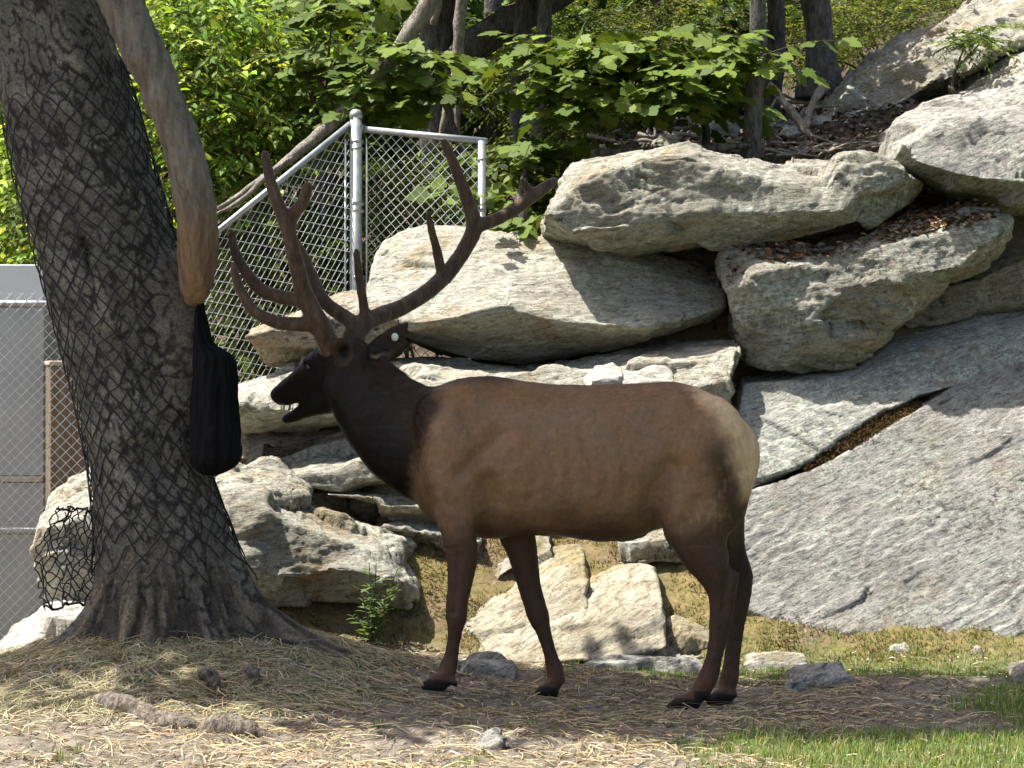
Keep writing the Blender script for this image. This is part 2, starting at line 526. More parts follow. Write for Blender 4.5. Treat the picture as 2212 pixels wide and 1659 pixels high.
def build_ground():
    xs = axis(-150, -3.4, 3.6, 150, 0.022, 22)
    ys = axis(-60, 7.4, 12.6, 300, 0.024, 34)
    X, Y = np.meshgrid(xs, ys)
    x, y = X.ravel(), Y.ravel()
    fade = 1 / (1 + 0.02 * np.clip(y - 14, 0, 1e9))
    z = terrain(x, y) + ground_noise(x, y) * np.where((y > 7) & (y < 30), 1, 0.2) * fade
    v = np.stack([x, y, z], 1)
    nx, ny = len(xs), len(ys)
    i = np.arange(ny - 1)[:, None] * nx + np.arange(nx - 1)[None]
    f = np.stack([i, i + 1, i + nx + 1, i + nx], -1).reshape(-1, 4)
    g, m, h = zone(x, y)
    far = smooth(12.8, 13.5, y)
    col = np.stack([g, m, np.maximum(h, 0), far], 1)
    me = make_mesh('ground', v, f, col)
    k = NT('ground_soil')
    w = k.coords(False)
    at = k.n('Attribute', attribute_name='Col')
    sep = k.n('SeparateColor')
    k.l(at.outputs['Color'], sep.inputs[0])
    fine = k.noise(w, 60, 6, 0.7)
    dirt = k.ramp(k.noise(w, 9, 6, 0.68, 0.3), [(0.3, (0.110, 0.095, 0.074)), (0.5, (0.178, 0.153, 0.121)), (0.72, (0.285, 0.246, 0.195))])
    dirt = k.mix(k.ramp(fine, [(0.3, 0.6), (0.5, 0.0)]), dirt, (0.07, 0.05, 0.038))
    grs = k.ramp(fine, [(0.3, (0.05, 0.07, 0.02)), (0.7, (0.13, 0.15, 0.055))])
    pat = k.noise(w, 3.0, 4, 0.6)
    mos = k.ramp(k.noise(w, 14, 6, 0.7, 0.4), [(0.3, (0.09, 0.06, 0.03)), (0.45, (0.14, 0.12, 0.045)), (0.6, (0.22, 0.165, 0.075)), (0.75, (0.33, 0.27, 0.17))])
    mos = k.mix(k.ramp(pat, [(0.50, 0.0), (0.62, 0.8)]), mos, k.ramp(k.noise(w, 26, 5, 0.7), [(0.35, (0.10, 0.065, 0.04)), (0.6, (0.24, 0.175, 0.115)), (0.75, (0.40, 0.33, 0.25))]))
    hay = k.ramp(fine, [(0.3, (0.09, 0.085, 0.05)), (0.7, (0.24, 0.22, 0.13))])
    lit = k.ramp(k.noise(w, 20, 5, 0.7), [(0.35, (0.028, 0.024, 0.018)), (0.55, (0.085, 0.065, 0.045)), (0.7, (0.20, 0.16, 0.115))])
    c = k.mix(sep.outputs[2], dirt, hay)
    c = k.mix(sep.outputs[0], c, grs)
    c = k.mix(sep.outputs[1], c, mos)
    c = k.mix(at.outputs['Alpha'], c, lit)
    n1 = k.bump(k.noise(w, 30, 6, 0.7), 0.7, 0.02)
    n2 = k.bump(k.noise(w, 130, 4, 0.7), 0.5, 0.006, n1)
    o = put('ground', me, k.done(c, n2, 0.95, 0.15))
    return tag(o, kind='structure')

build_ground()

# ------------------------------------------------------------------ rocks
def resample(row, n):
    row = np.asarray(row, float)
    d = np.concatenate([[0], np.cumsum(np.linalg.norm(np.diff(row, axis=0), axis=1))])
    t = np.linspace(0, d[-1], n)
    return np.stack([np.interp(t, d, row[:, a]) for a in range(3)], 1)

def facet(co, f, seed, voxel, cell, maxd, k):
    """break a skin into flat, slightly tilted fracture faces"""
    rng = np.random.default_rng(seed)
    sm = relax(co, f, int(max(4, min(30, (cell / voxel) ** 2 * 0.12))))
    N = normals(sm, f)
    area = len(f) * voxel ** 2
    K = int(max(8, min(340, area / cell ** 2)))
    idx = rng.choice(len(co), K, replace=False)
    n = N[idx] + 0.10 * rng.normal(size=(K, 3)); n /= np.linalg.norm(n, axis=1)[:, None]
    S = sm[idx]
    q = co / cell
    w = co + 0.30 * cell * np.stack([perlin(q * 0.9, seed), perlin(q * 0.9, seed + 1), perlin(q * 0.9, seed + 2)], 1)
    an = np.array([0.6, 1, 1.45]); w = w * an; Sw = S * an
    best = np.full(len(co), 1e9); who = np.zeros(len(co), int)
    for i in range(K):
        d = ((w - Sw[i]) ** 2).sum(1)
        m = d < best
        best[m] = d[m]; who[m] = i
    d = ((S[who] - co) * n[who]).sum(1)
    return co + n[who] * (k * np.clip(d, -maxd, maxd))[:, None]

def rock(label, rows, thick, mat, seed, voxel=0.0135, sm=1, amp=1.0, name='boulder', strata=(0.25, -0.2, 1.0), sfreq=9.0, lift=0.0, cat='rock', fs=1.0, f2=1.0, fk=0.92):
    n = 26
    rr = [resample(PA(np.array(r)), n) for r in rows]
    top = rr[0] + np.array([0, thick, lift]); bot = rr[-1] + np.array([0, thick, 0])
    ring = np.stack([top] + rr + [bot], 1)            # (n, rows+2, 3)
    v, f = loft(ring)
    co, f = remesh(v, f, voxel, sm)
    s = seed * 13.7
    q = co + s
    co = facet(co, f, seed, voxel, 0.42 * fs, 0.07 * fs, fk)
    if f2 > 0: co = facet(co, f, seed + 100, voxel, 0.12 * fs, 0.020 * fs, 0.55 * f2)
    N = normals(co, f)
    big = 0.018 * fbm(q * 2.2, 2, seed)
    # broken faces: steps that follow the grain of the stone
    sn = np.array(strata, float); sn /= np.linalg.norm(sn)
    h = (co @ sn) * sfreq + 1.1 * fbm(q * 2.6, 3, seed + 5)
    fr = h - np.floor(h)
    step = (fr - smooth(0.86, 1.0, fr)) * smooth(-0.15, 0.35, perlin(q * 1.9, seed + 9) + 0.1)
    chip = 0.0045 * ridged(q * np.array([12, 12, 20]), 2, seed + 11)
    grit = 0.0045 * fbm(q * 34, 2, seed + 21)
    d = amp * (big + 0.026 * step + chip + grit)
    co = co + N * d[:, None]
    base = np.array([co[:, 0].mean(), co[:, 1].mean(), co[:, 2].min()])
    me = make_mesh(name, co - base, f)
    o = put(name, me, MAT[mat], loc=base)
    return tag(o, label, cat)

def Rw(Y, *pts):
    return [(p[0], p[1], (p[2] if len(p) > 2 else Y)) for p in pts]

# the long slab that caps the wall
rock('long brown stone slab capping the rock wall, tree trunk rising behind it',
     [Rw(12.85, (1235, 372, 12.7), (1290, 345), (1400, 330), (1470, 322), (1600, 348), (1720, 352), (1850, 350), (1925, 350), (1950, 372)),
      Rw(12.42, (1190, 440, 12.55), (1245, 395), (1300, 368), (1400, 352), (1500, 352), (1600, 368), (1720, 365), (1850, 358), (1925, 356), (1962, 380, 12.6)),
      Rw(12.36, (1180, 470, 12.5), (1215, 470), (1300, 480), (1420, 480), (1560, 470), (1720, 460), (1850, 440), (1925, 420), (1985, 400, 12.6)),
      Rw(12.5, (1185, 488, 12.6), (1250, 512), (1310, 530), (1450, 526), (1560, 514), (1720, 504), (1850, 478), (1930, 448), (1990, 412, 12.7))],
     0.95, 'rock_mixed', 1, strata=(0.1, -0.3, 1), sfreq=8)
rock('rounded grey boulder overhanging the top end of the rock wall',
     [Rw(13.3, (1960, 262, 13.2), (2050, 222), (2140, 208), (2212, 202), (2330, 190)),
      Rw(12.5, (1930, 300, 12.8), (2000, 280), (2100, 275), (2212, 280), (2340, 290)),
      Rw(12.3, (1925, 318, 12.7), (1970, 345), (2060, 375), (2140, 385), (2212, 390), (2350, 395)),
      Rw(12.5, (1930, 330, 12.8), (1980, 362), (2060, 400), (2140, 418), (2212, 420), (2350, 420))],
     0.9, 'rock_grey', 2, amp=0.6, fs=1.1, f2=0.5)
rock('wedge shaped stone slab with brown leaf litter on its sloping top',
     [Rw(13.2, (1600, 528, 13.0), (1700, 515), (1800, 492), (1980, 446), (2100, 442), (2160, 462)),
      Rw(12.35, (1552, 562, 12.5), (1640, 568), (1760, 562), (1880, 530), (2000, 498), (2110, 478), (2178, 470, 12.5)),
      Rw(12.28, (1556, 590, 12.4), (1640, 640), (1760, 640), (1880, 600), (2000, 560), (2110, 520), (2180, 490, 12.5)),
      Rw(12.32, (1590, 700, 12.4), (1660, 720), (1760, 715), (1860, 690), (1960, 640), (2080, 570), (2165, 520, 12.5)),
      Rw(12.42, (1604, 775, 12.5), (1660, 783), (1780, 776), (1855, 768), (1910, 710), (1980, 650), (2080, 590), (2155, 538, 12.6))],
     0.5, 'rock_mixed', 3, strata=(0.15, -0.2, 1), sfreq=10)
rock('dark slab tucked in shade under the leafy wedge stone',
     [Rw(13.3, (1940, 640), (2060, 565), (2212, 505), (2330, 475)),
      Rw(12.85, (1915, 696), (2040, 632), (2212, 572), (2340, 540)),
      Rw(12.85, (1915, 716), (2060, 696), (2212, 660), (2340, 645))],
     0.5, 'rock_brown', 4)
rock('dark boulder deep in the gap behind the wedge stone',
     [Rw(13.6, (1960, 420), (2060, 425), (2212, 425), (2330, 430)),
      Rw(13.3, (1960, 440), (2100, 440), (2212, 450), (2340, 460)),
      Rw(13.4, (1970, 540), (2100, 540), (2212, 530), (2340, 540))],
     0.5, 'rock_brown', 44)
# the pale slab with the overhang's shadow on it
rock('broad pale slab with bright sloping face beside the fence post',
     [Rw(12.95, (800, 575, 12.7), (835, 530), (900, 497), (960, 496), (1040, 502), (1130, 512), (1240, 506), (1300, 520), (1420, 545), (1520, 570), (1560, 610)),
      Rw(12.35, (790, 640, 12.5), (850, 655), (900, 690), (985, 680), (1050, 660), (1120, 655), (1200, 682), (1300, 700), (1400, 698), (1500, 680, 12.5), (1566, 655, 12.6)),
      Rw(12.34, (800, 652, 12.5), (860, 690), (910, 708), (985, 698), (1060, 680), (1120, 676), (1200, 698), (1300, 709), (1400, 706), (1500, 690, 12.5), (1562, 664, 12.6)),
      Rw(12.75, (820, 690, 12.8), (870, 728), (930, 747), (1000, 762), (1120, 774), (1220, 764), (1330, 742), (1440, 718), (1520, 698), (1555, 678))],
     0.7, 'rock_pale', 5, amp=0.5, sm=1, strata=(0.2, -0.6, 0.8), fk=0.55, f2=0.5)
rock('rounded olive stained stone behind the bull elk\'s antler bases',
     [Rw(12.7, (545, 712), (600, 690), (700, 650), (790, 650), (860, 690)),
      Rw(12.35, (530, 730), (590, 725), (700, 690), (790, 690), (870, 715)),
      Rw(12.4, (540, 755), (600, 770), (700, 770), (790, 760), (870, 748)),
      Rw(12.6, (555, 765), (620, 782), (700, 782), (790, 770), (860, 755))],
     0.45, 'rock_brown', 6, amp=0.8)
rock('long pale block behind the bull elk\'s withers, under the broad slab',
     [Rw(12.7, (822, 786), (900, 774), (1000, 782), (1100, 790), (1250, 778), (1400, 756), (1540, 730), (1590, 736)),
      Rw(12.3, (818, 802), (900, 796), (1000, 804), (1100, 812), (1250, 804), (1400, 784), (1540, 748), (1598, 750)),
      Rw(12.12, (820, 835), (900, 850), (1000, 860), (1100, 860), (1250, 860), (1400, 850), (1500, 838), (1588, 805)),
      Rw(12.1, (830, 900), (900, 930), (1000, 950), (1100, 960), (1250, 960), (1400, 950), (1500, 930), (1572, 868))],
     0.5, 'rock_pale', 7, amp=0.85)
rock('small white stone resting behind the bull elk\'s back',
     [Rw(12.12, (1272, 812), (1300, 796), (1322, 791), (1340, 800)),
      Rw(12.0, (1268, 825), (1300, 822), (1330, 822), (1345, 818)),
      Rw(12.02, (1268, 850), (1300, 852), (1330, 852), (1345, 848))],
     0.18, 'rock_white', 8, voxel=0.011, amp=0.35, sm=1, fs=0.4)
rock('flat white flake of stone lying behind the bull elk\'s rump',
     [Rw(12.15, (1340, 812), (1390, 800), (1430, 795), (1450, 805)),
      Rw(12.02, (1335, 826), (1390, 822), (1440, 818), (1455, 818)),
      Rw(12.03, (1340, 846), (1390, 846), (1440, 842), (1452, 838))],
     0.15, 'rock_white', 9, voxel=0.011, amp=0.35, sm=1, fs=0.4)
rock('pale layered stone behind the bull elk\'s muzzle',
     [Rw(12.5, (500, 838), (560, 818), (600, 800), (680, 785), (780, 785), (830, 800)),
      Rw(12.1, (480, 860), (540, 850), (600, 850), (680, 840), (780, 840), (840, 850)),
      Rw(12.05, (480, 890), (540, 892), (600, 895), (680, 890), (780, 880), (840, 880)),
      Rw(12.3, (490, 912), (540, 918), (620, 922), (700, 918), (790, 910), (840, 905))],
     0.45, 'rock_pale', 10, strata=(0.1, -0.2, 1), sfreq=12)
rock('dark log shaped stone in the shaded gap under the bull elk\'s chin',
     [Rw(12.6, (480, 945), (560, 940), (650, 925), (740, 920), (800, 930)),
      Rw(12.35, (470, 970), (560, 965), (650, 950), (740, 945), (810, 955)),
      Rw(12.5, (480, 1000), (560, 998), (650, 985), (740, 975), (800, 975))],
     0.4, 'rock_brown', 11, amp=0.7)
rock('flat layered stone beside the bull elk\'s dark throat',
     [Rw(12.15, (605, 995), (640, 978), (700, 968), (770, 966), (840, 980), (900, 1005)),
      Rw(11.9, (594, 1008), (640, 1000), (700, 992), (770, 992), (840, 1002), (910, 1020)),
      Rw(11.88, (596, 1018), (640, 1030), (700, 1032), (770, 1030), (840, 1032), (910, 1032)),
      Rw(12.05, (610, 1026), (660, 1042), (720, 1044), (780, 1040), (840, 1040), (900, 1040))],
     0.5, 'rock_mixed', 12, voxel=0.011, amp=0.7, strata=(0.1, -0.2, 1), sfreq=16)
rock('thin grey slab behind the bull elk\'s chest, middle of three',
     [Rw(12.1, (715, 1058), (780, 1048), (850, 1050), (930, 1060), (1000, 1080)),
      Rw(11.85, (706, 1070), (780, 1072), (850, 1082), (930, 1085), (1010, 1095)),
      Rw(11.95, (730, 1092), (800, 1110), (860, 1118), (930, 1115), (1000, 1115))],
     0.5, 'rock_mixed', 13, voxel=0.011, amp=0.7, strata=(0.1, -0.2, 1), sfreq=16)
rock('thin chipped slab behind the bull elk\'s chest, lowest of three',
     [Rw(12.05, (810, 1132), (870, 1125), (940, 1130), (1030, 1150)),
      Rw(11.82, (800, 1145), (870, 1150), (940, 1160), (1040, 1170)),
      Rw(11.9, (850, 1168), (900, 1185), (950, 1205), (1030, 1190))],
     0.5, 'rock_mixed', 14, voxel=0.011, amp=0.8, strata=(0.1, -0.2, 1), sfreq=18)
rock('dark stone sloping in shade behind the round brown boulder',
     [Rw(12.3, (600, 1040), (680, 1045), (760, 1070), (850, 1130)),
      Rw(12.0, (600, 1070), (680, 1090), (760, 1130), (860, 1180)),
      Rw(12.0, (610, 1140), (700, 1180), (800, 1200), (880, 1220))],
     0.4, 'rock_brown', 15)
rock('big rounded brown boulder right beside the netted tree',
     [Rw(11.75, (470, 1050), (500, 1015), (545, 1003), (605, 1020), (640, 1065), (700, 1120), (790, 1145), (860, 1175), (890, 1215)),
      Rw(11.3, (440, 1120), (490, 1100), (560, 1110), (620, 1130), (690, 1165), (780, 1190), (850, 1215), (900, 1245, 11.5)),
      Rw(11.22, (450, 1220), (510, 1225), (580, 1225), (650, 1235), (720, 1240), (790, 1240), (860, 1250), (904, 1262, 11.45)),
      Rw(11.35, (500, 1285), (560, 1308), (640, 1305), (700, 1292), (770, 1290), (830, 1308), (880, 1308), (900, 1285, 11.5))],
     0.6, 'rock_mixed', 16, amp=1.0, sm=2)
rock('upright pale boulder behind the netting flap beside the tree',
     [Rw(11.9, (112, 1100), (140, 1042), (195, 1028), (260, 1040), (330, 1080)),
      Rw(11.5, (92, 1170), (130, 1120), (200, 1090), (270, 1095), (340, 1120)),
      Rw(11.45, (90, 1240), (130, 1235), (200, 1230), (270, 1230), (340, 1230)),
      Rw(11.55, (112, 1285), (150, 1305), (190, 1318), (270, 1320), (340, 1315))],
     0.5, 'rock_pale', 17, amp=0.8)
rock('slanting white slab at the foot of the netted tree',
     [Rw(11.3, (-60, 1420), (30, 1375), (100, 1325), (150, 1305), (210, 1310)),
      Rw(11.05, (-70, 1450), (30, 1405), (100, 1360), (155, 1335), (220, 1340)),
      Rw(11.0, (-70, 1480), (30, 1442), (90, 1412), (150, 1385), (220, 1390))],
     0.4, 'rock_white', 18, amp=0.7, voxel=0.011)
# the great slab on the right, split by a mossy crack
YS = lambda v: float(np.interp(v, [640, 820, 930, 1000, 1180, 1370, 1430], [12.85, 12.38, 12.1, 11.97, 11.68, 11.36, 11.28]))
def Sl(dy, *pts):
    return [(u, v, YS(v) + dy) for u, v in pts]
rock('large lichen covered slab above the mossy crack',
     [Sl(0.35, (1600, 812), (1700, 800), (1800, 780), (1900, 730), (2000, 685), (2100, 650), (2212, 640), (2360, 620)),
      Sl(0.0, (1606, 842), (1700, 832), (1800, 815), (1900, 790), (2000, 760), (2100, 735), (2212, 715), (2360, 700)),
      Sl(0.0, (1590, 930), (1700, 915), (1800, 890), (1900, 850), (2000, 815), (2100, 785), (2212, 755), (2360, 730)),
      Sl(0.0, (1575, 1052), (1640, 1038), (1740, 1003), (1790, 966), (1880, 903), (1980, 858), (2060, 835), (2212, 795), (2360, 765)),
      Sl(0.18, (1575, 1056), (1640, 1042), (1740, 1007), (1790, 970), (1880, 908), (1980, 862), (2060, 838), (2212, 798), (2360, 768))],
     0.45, 'rock_lichen', 19, amp=0.5, sm=1, fs=0.8, f2=0.3, fk=0.35)
rock('huge grey bedrock slab leaning behind the bull elk\'s hind legs',
     [Sl(0.18, (1560, 1066), (1640, 1050), (1740, 1018), (1800, 990), (1890, 938), (1985, 882), (2040, 846), (2100, 812), (2212, 778), (2380, 746)),
      Sl(0.0, (1556, 1070), (1640, 1054), (1740, 1022), (1800, 994), (1890, 942), (1985, 886), (2040, 850), (2100, 815), (2212, 782), (2380, 750)),
      Sl(0.0, (1550, 1180), (1660, 1170), (1800, 1150), (1900, 1120), (2000, 1090), (2100, 1060), (2212, 1030), (2380, 1000)),
      Sl(0.0, (1560, 1270), (1660, 1280), (1800, 1275), (1900, 1265), (2000, 1255), (2100, 1245), (2212, 1240), (2380, 1230)),
      Sl(0.0, (1600, 1310), (1700, 1350), (1800, 1368), (1900, 1375), (2000, 1382), (2100, 1385), (2212, 1390), (2380, 1390)),
      Sl(0.1, (1600, 1340), (1700, 1385), (1800, 1400), (1900, 1405), (2000, 1412), (2100, 1415), (2212, 1420), (2380, 1420))],
     0.5, 'rock_grey', 20, amp=0.42, sm=1, strata=(-0.45, -0.4, 0.9), sfreq=13, fs=1.0, f2=0.0, fk=0.22)
# low stones behind the legs
rock('smooth greyish slab sloping behind the bull elk\'s near foreleg',
     [Rw(11.95, (935, 1330), (1030, 1265), (1120, 1215), (1200, 1185), (1260, 1190)),
      Rw(11.5, (922, 1355), (1020, 1325), (1120, 1290), (1200, 1265), (1270, 1260)),
      Rw(11.15, (925, 1415), (1010, 1430), (1110, 1430), (1200, 1420), (1270, 1410))],
     0.4, 'rock_tan', 21, amp=0.35, sm=1, fs=0.6, fk=0.5, f2=0.4)
rock('bright cream slab with ridged edge between the bull elk\'s legs',
     [Rw(11.72, (1040, 1385), (1130, 1325), (1230, 1272), (1320, 1238), (1390, 1220), (1415, 1232)),
      Rw(11.28, (1000, 1412), (1120, 1378), (1230, 1340), (1320, 1315), (1400, 1300), (1430, 1305)),
      Rw(11.05, (985, 1440), (1120, 1436), (1230, 1432), (1320, 1425), (1400, 1410), (1440, 1395))],
     0.4, 'rock_tan', 22, amp=0.5, sm=1, strata=(0.7, -0.3, 0.6), sfreq=12, fs=0.6, fk=0.5, f2=0.5)
rock('crumbly fractured pale stone in front of the near hind leg',
     [Rw(11.65, (1365, 1390), (1410, 1345), (1450, 1312), (1490, 1330), (1560, 1350)),
      Rw(11.35, (1345, 1405), (1410, 1375), (1460, 1345), (1500, 1355), (1570, 1375)),
      Rw(11.15, (1340, 1425), (1410, 1428), (1460, 1425), (1510, 1425), (1570, 1425))],
     0.3, 'rock_tan', 23, amp=1.0, sm=1, voxel=0.011, strata=(0.8, -0.2, 0.5), sfreq=20)
rock('pale rough stone behind the bull elk\'s flank and sheath',
     [Rw(12.1, (1340, 1170), (1390, 1130), (1450, 1120), (1520, 1140), (1570, 1160)),
      Rw(11.85, (1340, 1185), (1400, 1165), (1460, 1160), (1520, 1165), (1580, 1175)),
      Rw(11.8, (1350, 1200), (1400, 1205), (1460, 1205), (1520, 1205), (1580, 1205))],
     0.3, 'rock_mixed', 24, amp=0.8, voxel=0.011)
rock('mossy hump of stone between the bull elk\'s forelegs',
     [Rw(12.1, (1040, 1220), (1075, 1180), (1120, 1165), (1190, 1170)),
      Rw(11.85, (1030, 1250), (1075, 1220), (1120, 1200), (1200, 1200)),
      Rw(11.75, (1020, 1280), (1075, 1265), (1120, 1240), (1200, 1240))],
     0.4, 'rock_moss', 25, amp=0.6, voxel=0.011)
# stones lying on the ground
def ground_stone(label, u0, u1, vt, vb, Y, mat, seed, depth=0.22):
    w = u1 - u0
    ys = np.linspace(8.2, 11.6, 700)                 # stand it where the ground meets its lower edge
    xs = ((u0 + u1) / 2 - 1106) / FPX * ys
    Y = float(ys[np.argmin(np.abs(829.5 + (CAM_Z - terrain(xs, ys)) / ys * FPX - vb))])
    rock(label, [Rw(Y + 0.10, (u0 + 0.15 * w, vt + 0.25 * (vb - vt)), (u0 + 0.45 * w, vt), (u0 + 0.75 * w, vt + 0.1 * (vb - vt)), (u1 - 0.06 * w, vt + 0.4 * (vb - vt))),
                 Rw(Y, (u0, vb - 8), (u0 + 0.4 * w, vt + 0.45 * (vb - vt)), (u0 + 0.75 * w, vt + 0.5 * (vb - vt)), (u1, vb - 8)),
                 Rw(Y - 0.02, (u0 + 0.03 * w, vb + 22), (u0 + 0.4 * w, vb + 24), (u0 + 0.75 * w, vb + 24), (u1 - 0.02 * w, vb + 20))],
         depth, mat, seed, voxel=0.010, amp=0.38, sm=1, name='stone', cat='stone', strata=(0.1, -0.1, 1), sfreq=22, fs=0.45)
ground_stone('low grey stone between the bull elk\'s forefeet', 985, 1115, 1429, 1454, 10.75, 'rock_grey', 26)
ground_stone('long flat grey stone in front of the cream slab', 1235, 1525, 1420, 1453, 10.75, 'rock_grey', 27)
ground_stone('flat pale stone with dark broken edge behind the hind feet', 1600, 1745, 1412, 1446, 10.6, 'rock_pale', 28)
ground_stone('rounded grey stone behind the hind feet, half sunk in dirt', 1700, 1850, 1442, 1484, 10.3, 'rock_grey', 29)
ground_stone('dark little stone at the edge of the shaded grass', 2186, 2290, 1436, 1472, 10.4, 'rock_brown', 30)
ground_stone('small grey stone in the straw in front of the bull elk', 1030, 1092, 1588, 1622, 8.55, 'rock_grey', 31, 0.10)
ground_stone('small white stone at the grass edge under the bedrock slab', 1920, 1980, 1394, 1412, 10.95, 'rock_pale', 32, 0.12)
ground_stone('small cream stone on the sunlit grass below the bedrock slab', 2090, 2130, 1400, 1411, 10.95, 'rock_tan', 33, 0.10)
# the slope above the wall
rock('long rocky ledge climbing the slope beside the forked trunk',
     [Rw(16.4, (1740, 250), (1800, 190), (1900, 115), (2000, 60), (2080, 30), (2190, -30), (2300, -80)),
      Rw(15.3, (1730, 285), (1810, 240), (1910, 175), (2010, 120), (2080, 95), (2190, 30), (2300, -20)),
      Rw(15.0, (1740, 310), (1820, 285), (1920, 240), (2010, 185), (2080, 165), (2190, 100), (2300, 60))],
     0.8, 'rock_mixed', 34, amp=2.4, voxel=0.022, strata=(0.45, -0.3, 1), sfreq=9, fs=0.7, fk=0.6)
rock('pale slab on the upper slope above the grey boulder',
     [Rw(15.5, (1960, 250), (2060, 185), (2140, 130), (2212, 85), (2360, 0)),
      Rw(14.6, (1950, 290), (2060, 235), (2140, 190), (2212, 150), (2360, 80)),
      Rw(14.0, (1950, 330), (2060, 280), (2140, 250), (2212, 230), (2360, 190))],
     0.8, 'rock_pale', 35, amp=1.8, voxel=0.022, strata=(0.45, -0.3, 1), fs=0.7, fk=0.6)
for i, (u, v, Y, s) in enumerate([(1845, 215, 15.2, 34), (1700, 300, 14.6, 26), (1560, 275, 15.0, 30), (1440, 300, 14.4, 24), (1360, 325, 13.9, 22), (1760, 330, 13.9, 24)]):
    lab = ['grey stone on the slope beside the curved trunk', 'small pale stone among dead branches beside the slim trunk', 'pale stone behind the maple leaves on the slope',
           'grey stone under the drooping maple leaves', 'knobbly pale stone at the end of the capping slab', 'jagged pale stone behind the capping slab'][i]
    rock(lab, [Rw(Y + 0.15, (u - s * 0.7, v - s * 0.4), (u, v - s * 0.8), (u + s * 0.8, v - s * 0.5)),
               Rw(Y, (u - s, v), (u, v - s * 0.2), (u + s * 1.1, v)),
               Rw(Y, (u - s * 0.9, v + s), (u, v + s), (u + s, v + s))], 0.3, 'rock_mixed', 60 + i, voxel=0.018, amp=0.8, sm=2, name='stone', cat='stone')

# angular rubble on the wooded slope
rng = np.random.default_rng(12)
for i in range(16):
    u = rng.uniform(1300, 1900); v = np.interp(u, [1300, 1600, 1900], [318, 285, 235]) + rng.uniform(-35, 30)
    ys = np.linspace(13.4, 16.3, 200); xs = (u - 1106) / FPX * ys
    Y = float(ys[np.argmin(np.abs(829.5 + (CAM_Z - terrain(xs, ys)) / ys * FPX - v))])
    s = rng.uniform(14, 30)
    o = rock('angular lichen grey rubble stone on the shaded wooded slope',
         [Rw(Y + 0.12, (u - s * 0.7, v - s * 0.35), (u, v - s * rng.uniform(0.5, 0.8)), (u + s * 0.8, v - s * 0.4)),
          Rw(Y, (u - s, v + s * 0.2), (u, v), (u + s * 1.2, v + s * 0.1)),
          Rw(Y, (u - s * 0.9, v + s * 0.7), (u, v + s * 0.7), (u + s, v + s * 0.6))], 0.25, 'rock_lichen', 300 + i, voxel=0.018, amp=0.7, sm=1, name='stone', cat='stone', fs=0.5)
    o['group'] = 'rubble stones on the wooded slope'
# ------------------------------------------------------------------ the bull elk
def limb(pts, n=60, m=24, power=2.0):
    """pts rows: u, v, half width in the picture plane (px), half width across (m), Y"""
    s = spline(pts, n)
    c = PA(s[:, [0, 1, 4]])
    r = s[:, 2] / FPX * s[:, 4]
    tx = np.gradient(c[:, 0]); tz = np.gradient(c[:, 2])
    L = np.hypot(tx, tz) + 1e-9
    nx, nz = -tz / L, tx / L
    a = np.linspace(0, 2 * np.pi, m, endpoint=False)
    ca, sa = np.cos(a), np.sin(a)
    if power != 2.0:
        ca = np.sign(ca) * np.abs(ca) ** (2 / power); sa = np.sign(sa) * np.abs(sa) ** (2 / power)
    ring = np.empty((n, m, 3))
    ring[:, :, 0] = c[:, None, 0] + r[:, None] * ca * nx[:, None]
    ring[:, :, 2] = c[:, None, 2] + r[:, None] * ca * nz[:, None]
    ring[:, :, 1] = c[:, None, 1] + s[:, 3][:, None] * sa
    return loft(ring)

def ball(u, v, Y, ru, rv, ry, rot=0.0, m=20):
    c = np.array(P(u, v, Y))
    th = np.linspace(0.06, np.pi - 0.06, m); ph = np.linspace(0, 2 * np.pi, m, endpoint=False)
    k = Y / FPX
    x = np.sin(th)[:, None] * np.cos(ph) * ru * k
    y = np.sin(th)[:, None] * np.sin(ph) * ry
    z = (np.cos(th)[:, None] + 0 * ph) * rv * k
    ca, sa = math.cos(rot), math.sin(rot)
    r = np.stack([x * ca - z * sa, y, x * sa + z * ca], -1) + c
    return loft(r)

def torso():
    st = np.array([  # u, top, bottom, half width (m), Y
        (880, 925, 1052, 0.10, 10.0), (900, 880, 1085, 0.15, 10.0), (930, 846, 1120, 0.19, 10.0), (970, 822, 1148, 0.215, 10.0), (1020, 813, 1162, 0.225, 10.0),
        (1070, 813, 1163, 0.235, 10.0), (1130, 821, 1157, 0.255, 10.0), (1190, 829, 1158, 0.27, 10.0), (1250, 831, 1164, 0.28, 10.0), (1310, 830, 1169, 0.28, 10.0),
        (1360, 828, 1164, 0.27, 10.0), (1410, 825, 1146, 0.255, 10.0), (1460, 825, 1135, 0.25, 10.0), (1510, 836, 1130, 0.245, 10.0), (1555, 860, 1120, 0.225, 10.0),
        (1595, 894, 1096, 0.19, 10.0), (1622, 928, 1060, 0.15, 10.0), (1637, 955, 1012, 0.09, 10.0)], float)
    s = spline(st, 110)
    a = np.linspace(0, 2 * np.pi, 48, endpoint=False)
    rings = []
    for u, t, b, w, Y in s:
        zt, zb = P(u, t, Y)[2], P(u, b, Y)[2]
        zc, h = (zt + zb) / 2, (zt - zb) / 2
        sa = np.sin(a); ca = np.cos(a)
        # narrow along the back, fullest a little below the middle
        wide = np.where(sa > 0, 1 - 0.20 * sa ** 2, 1 - 0.06 * sa ** 2)
        y = np.sign(ca) * np.abs(ca) ** 0.9 * w * wide
        rings.append(np.stack([np.full(48, P(u, t, Y)[0]), Y + y, zc + h * np.sign(sa) * np.abs(sa) ** 0.95], 1))
    return loft(np.array(rings))

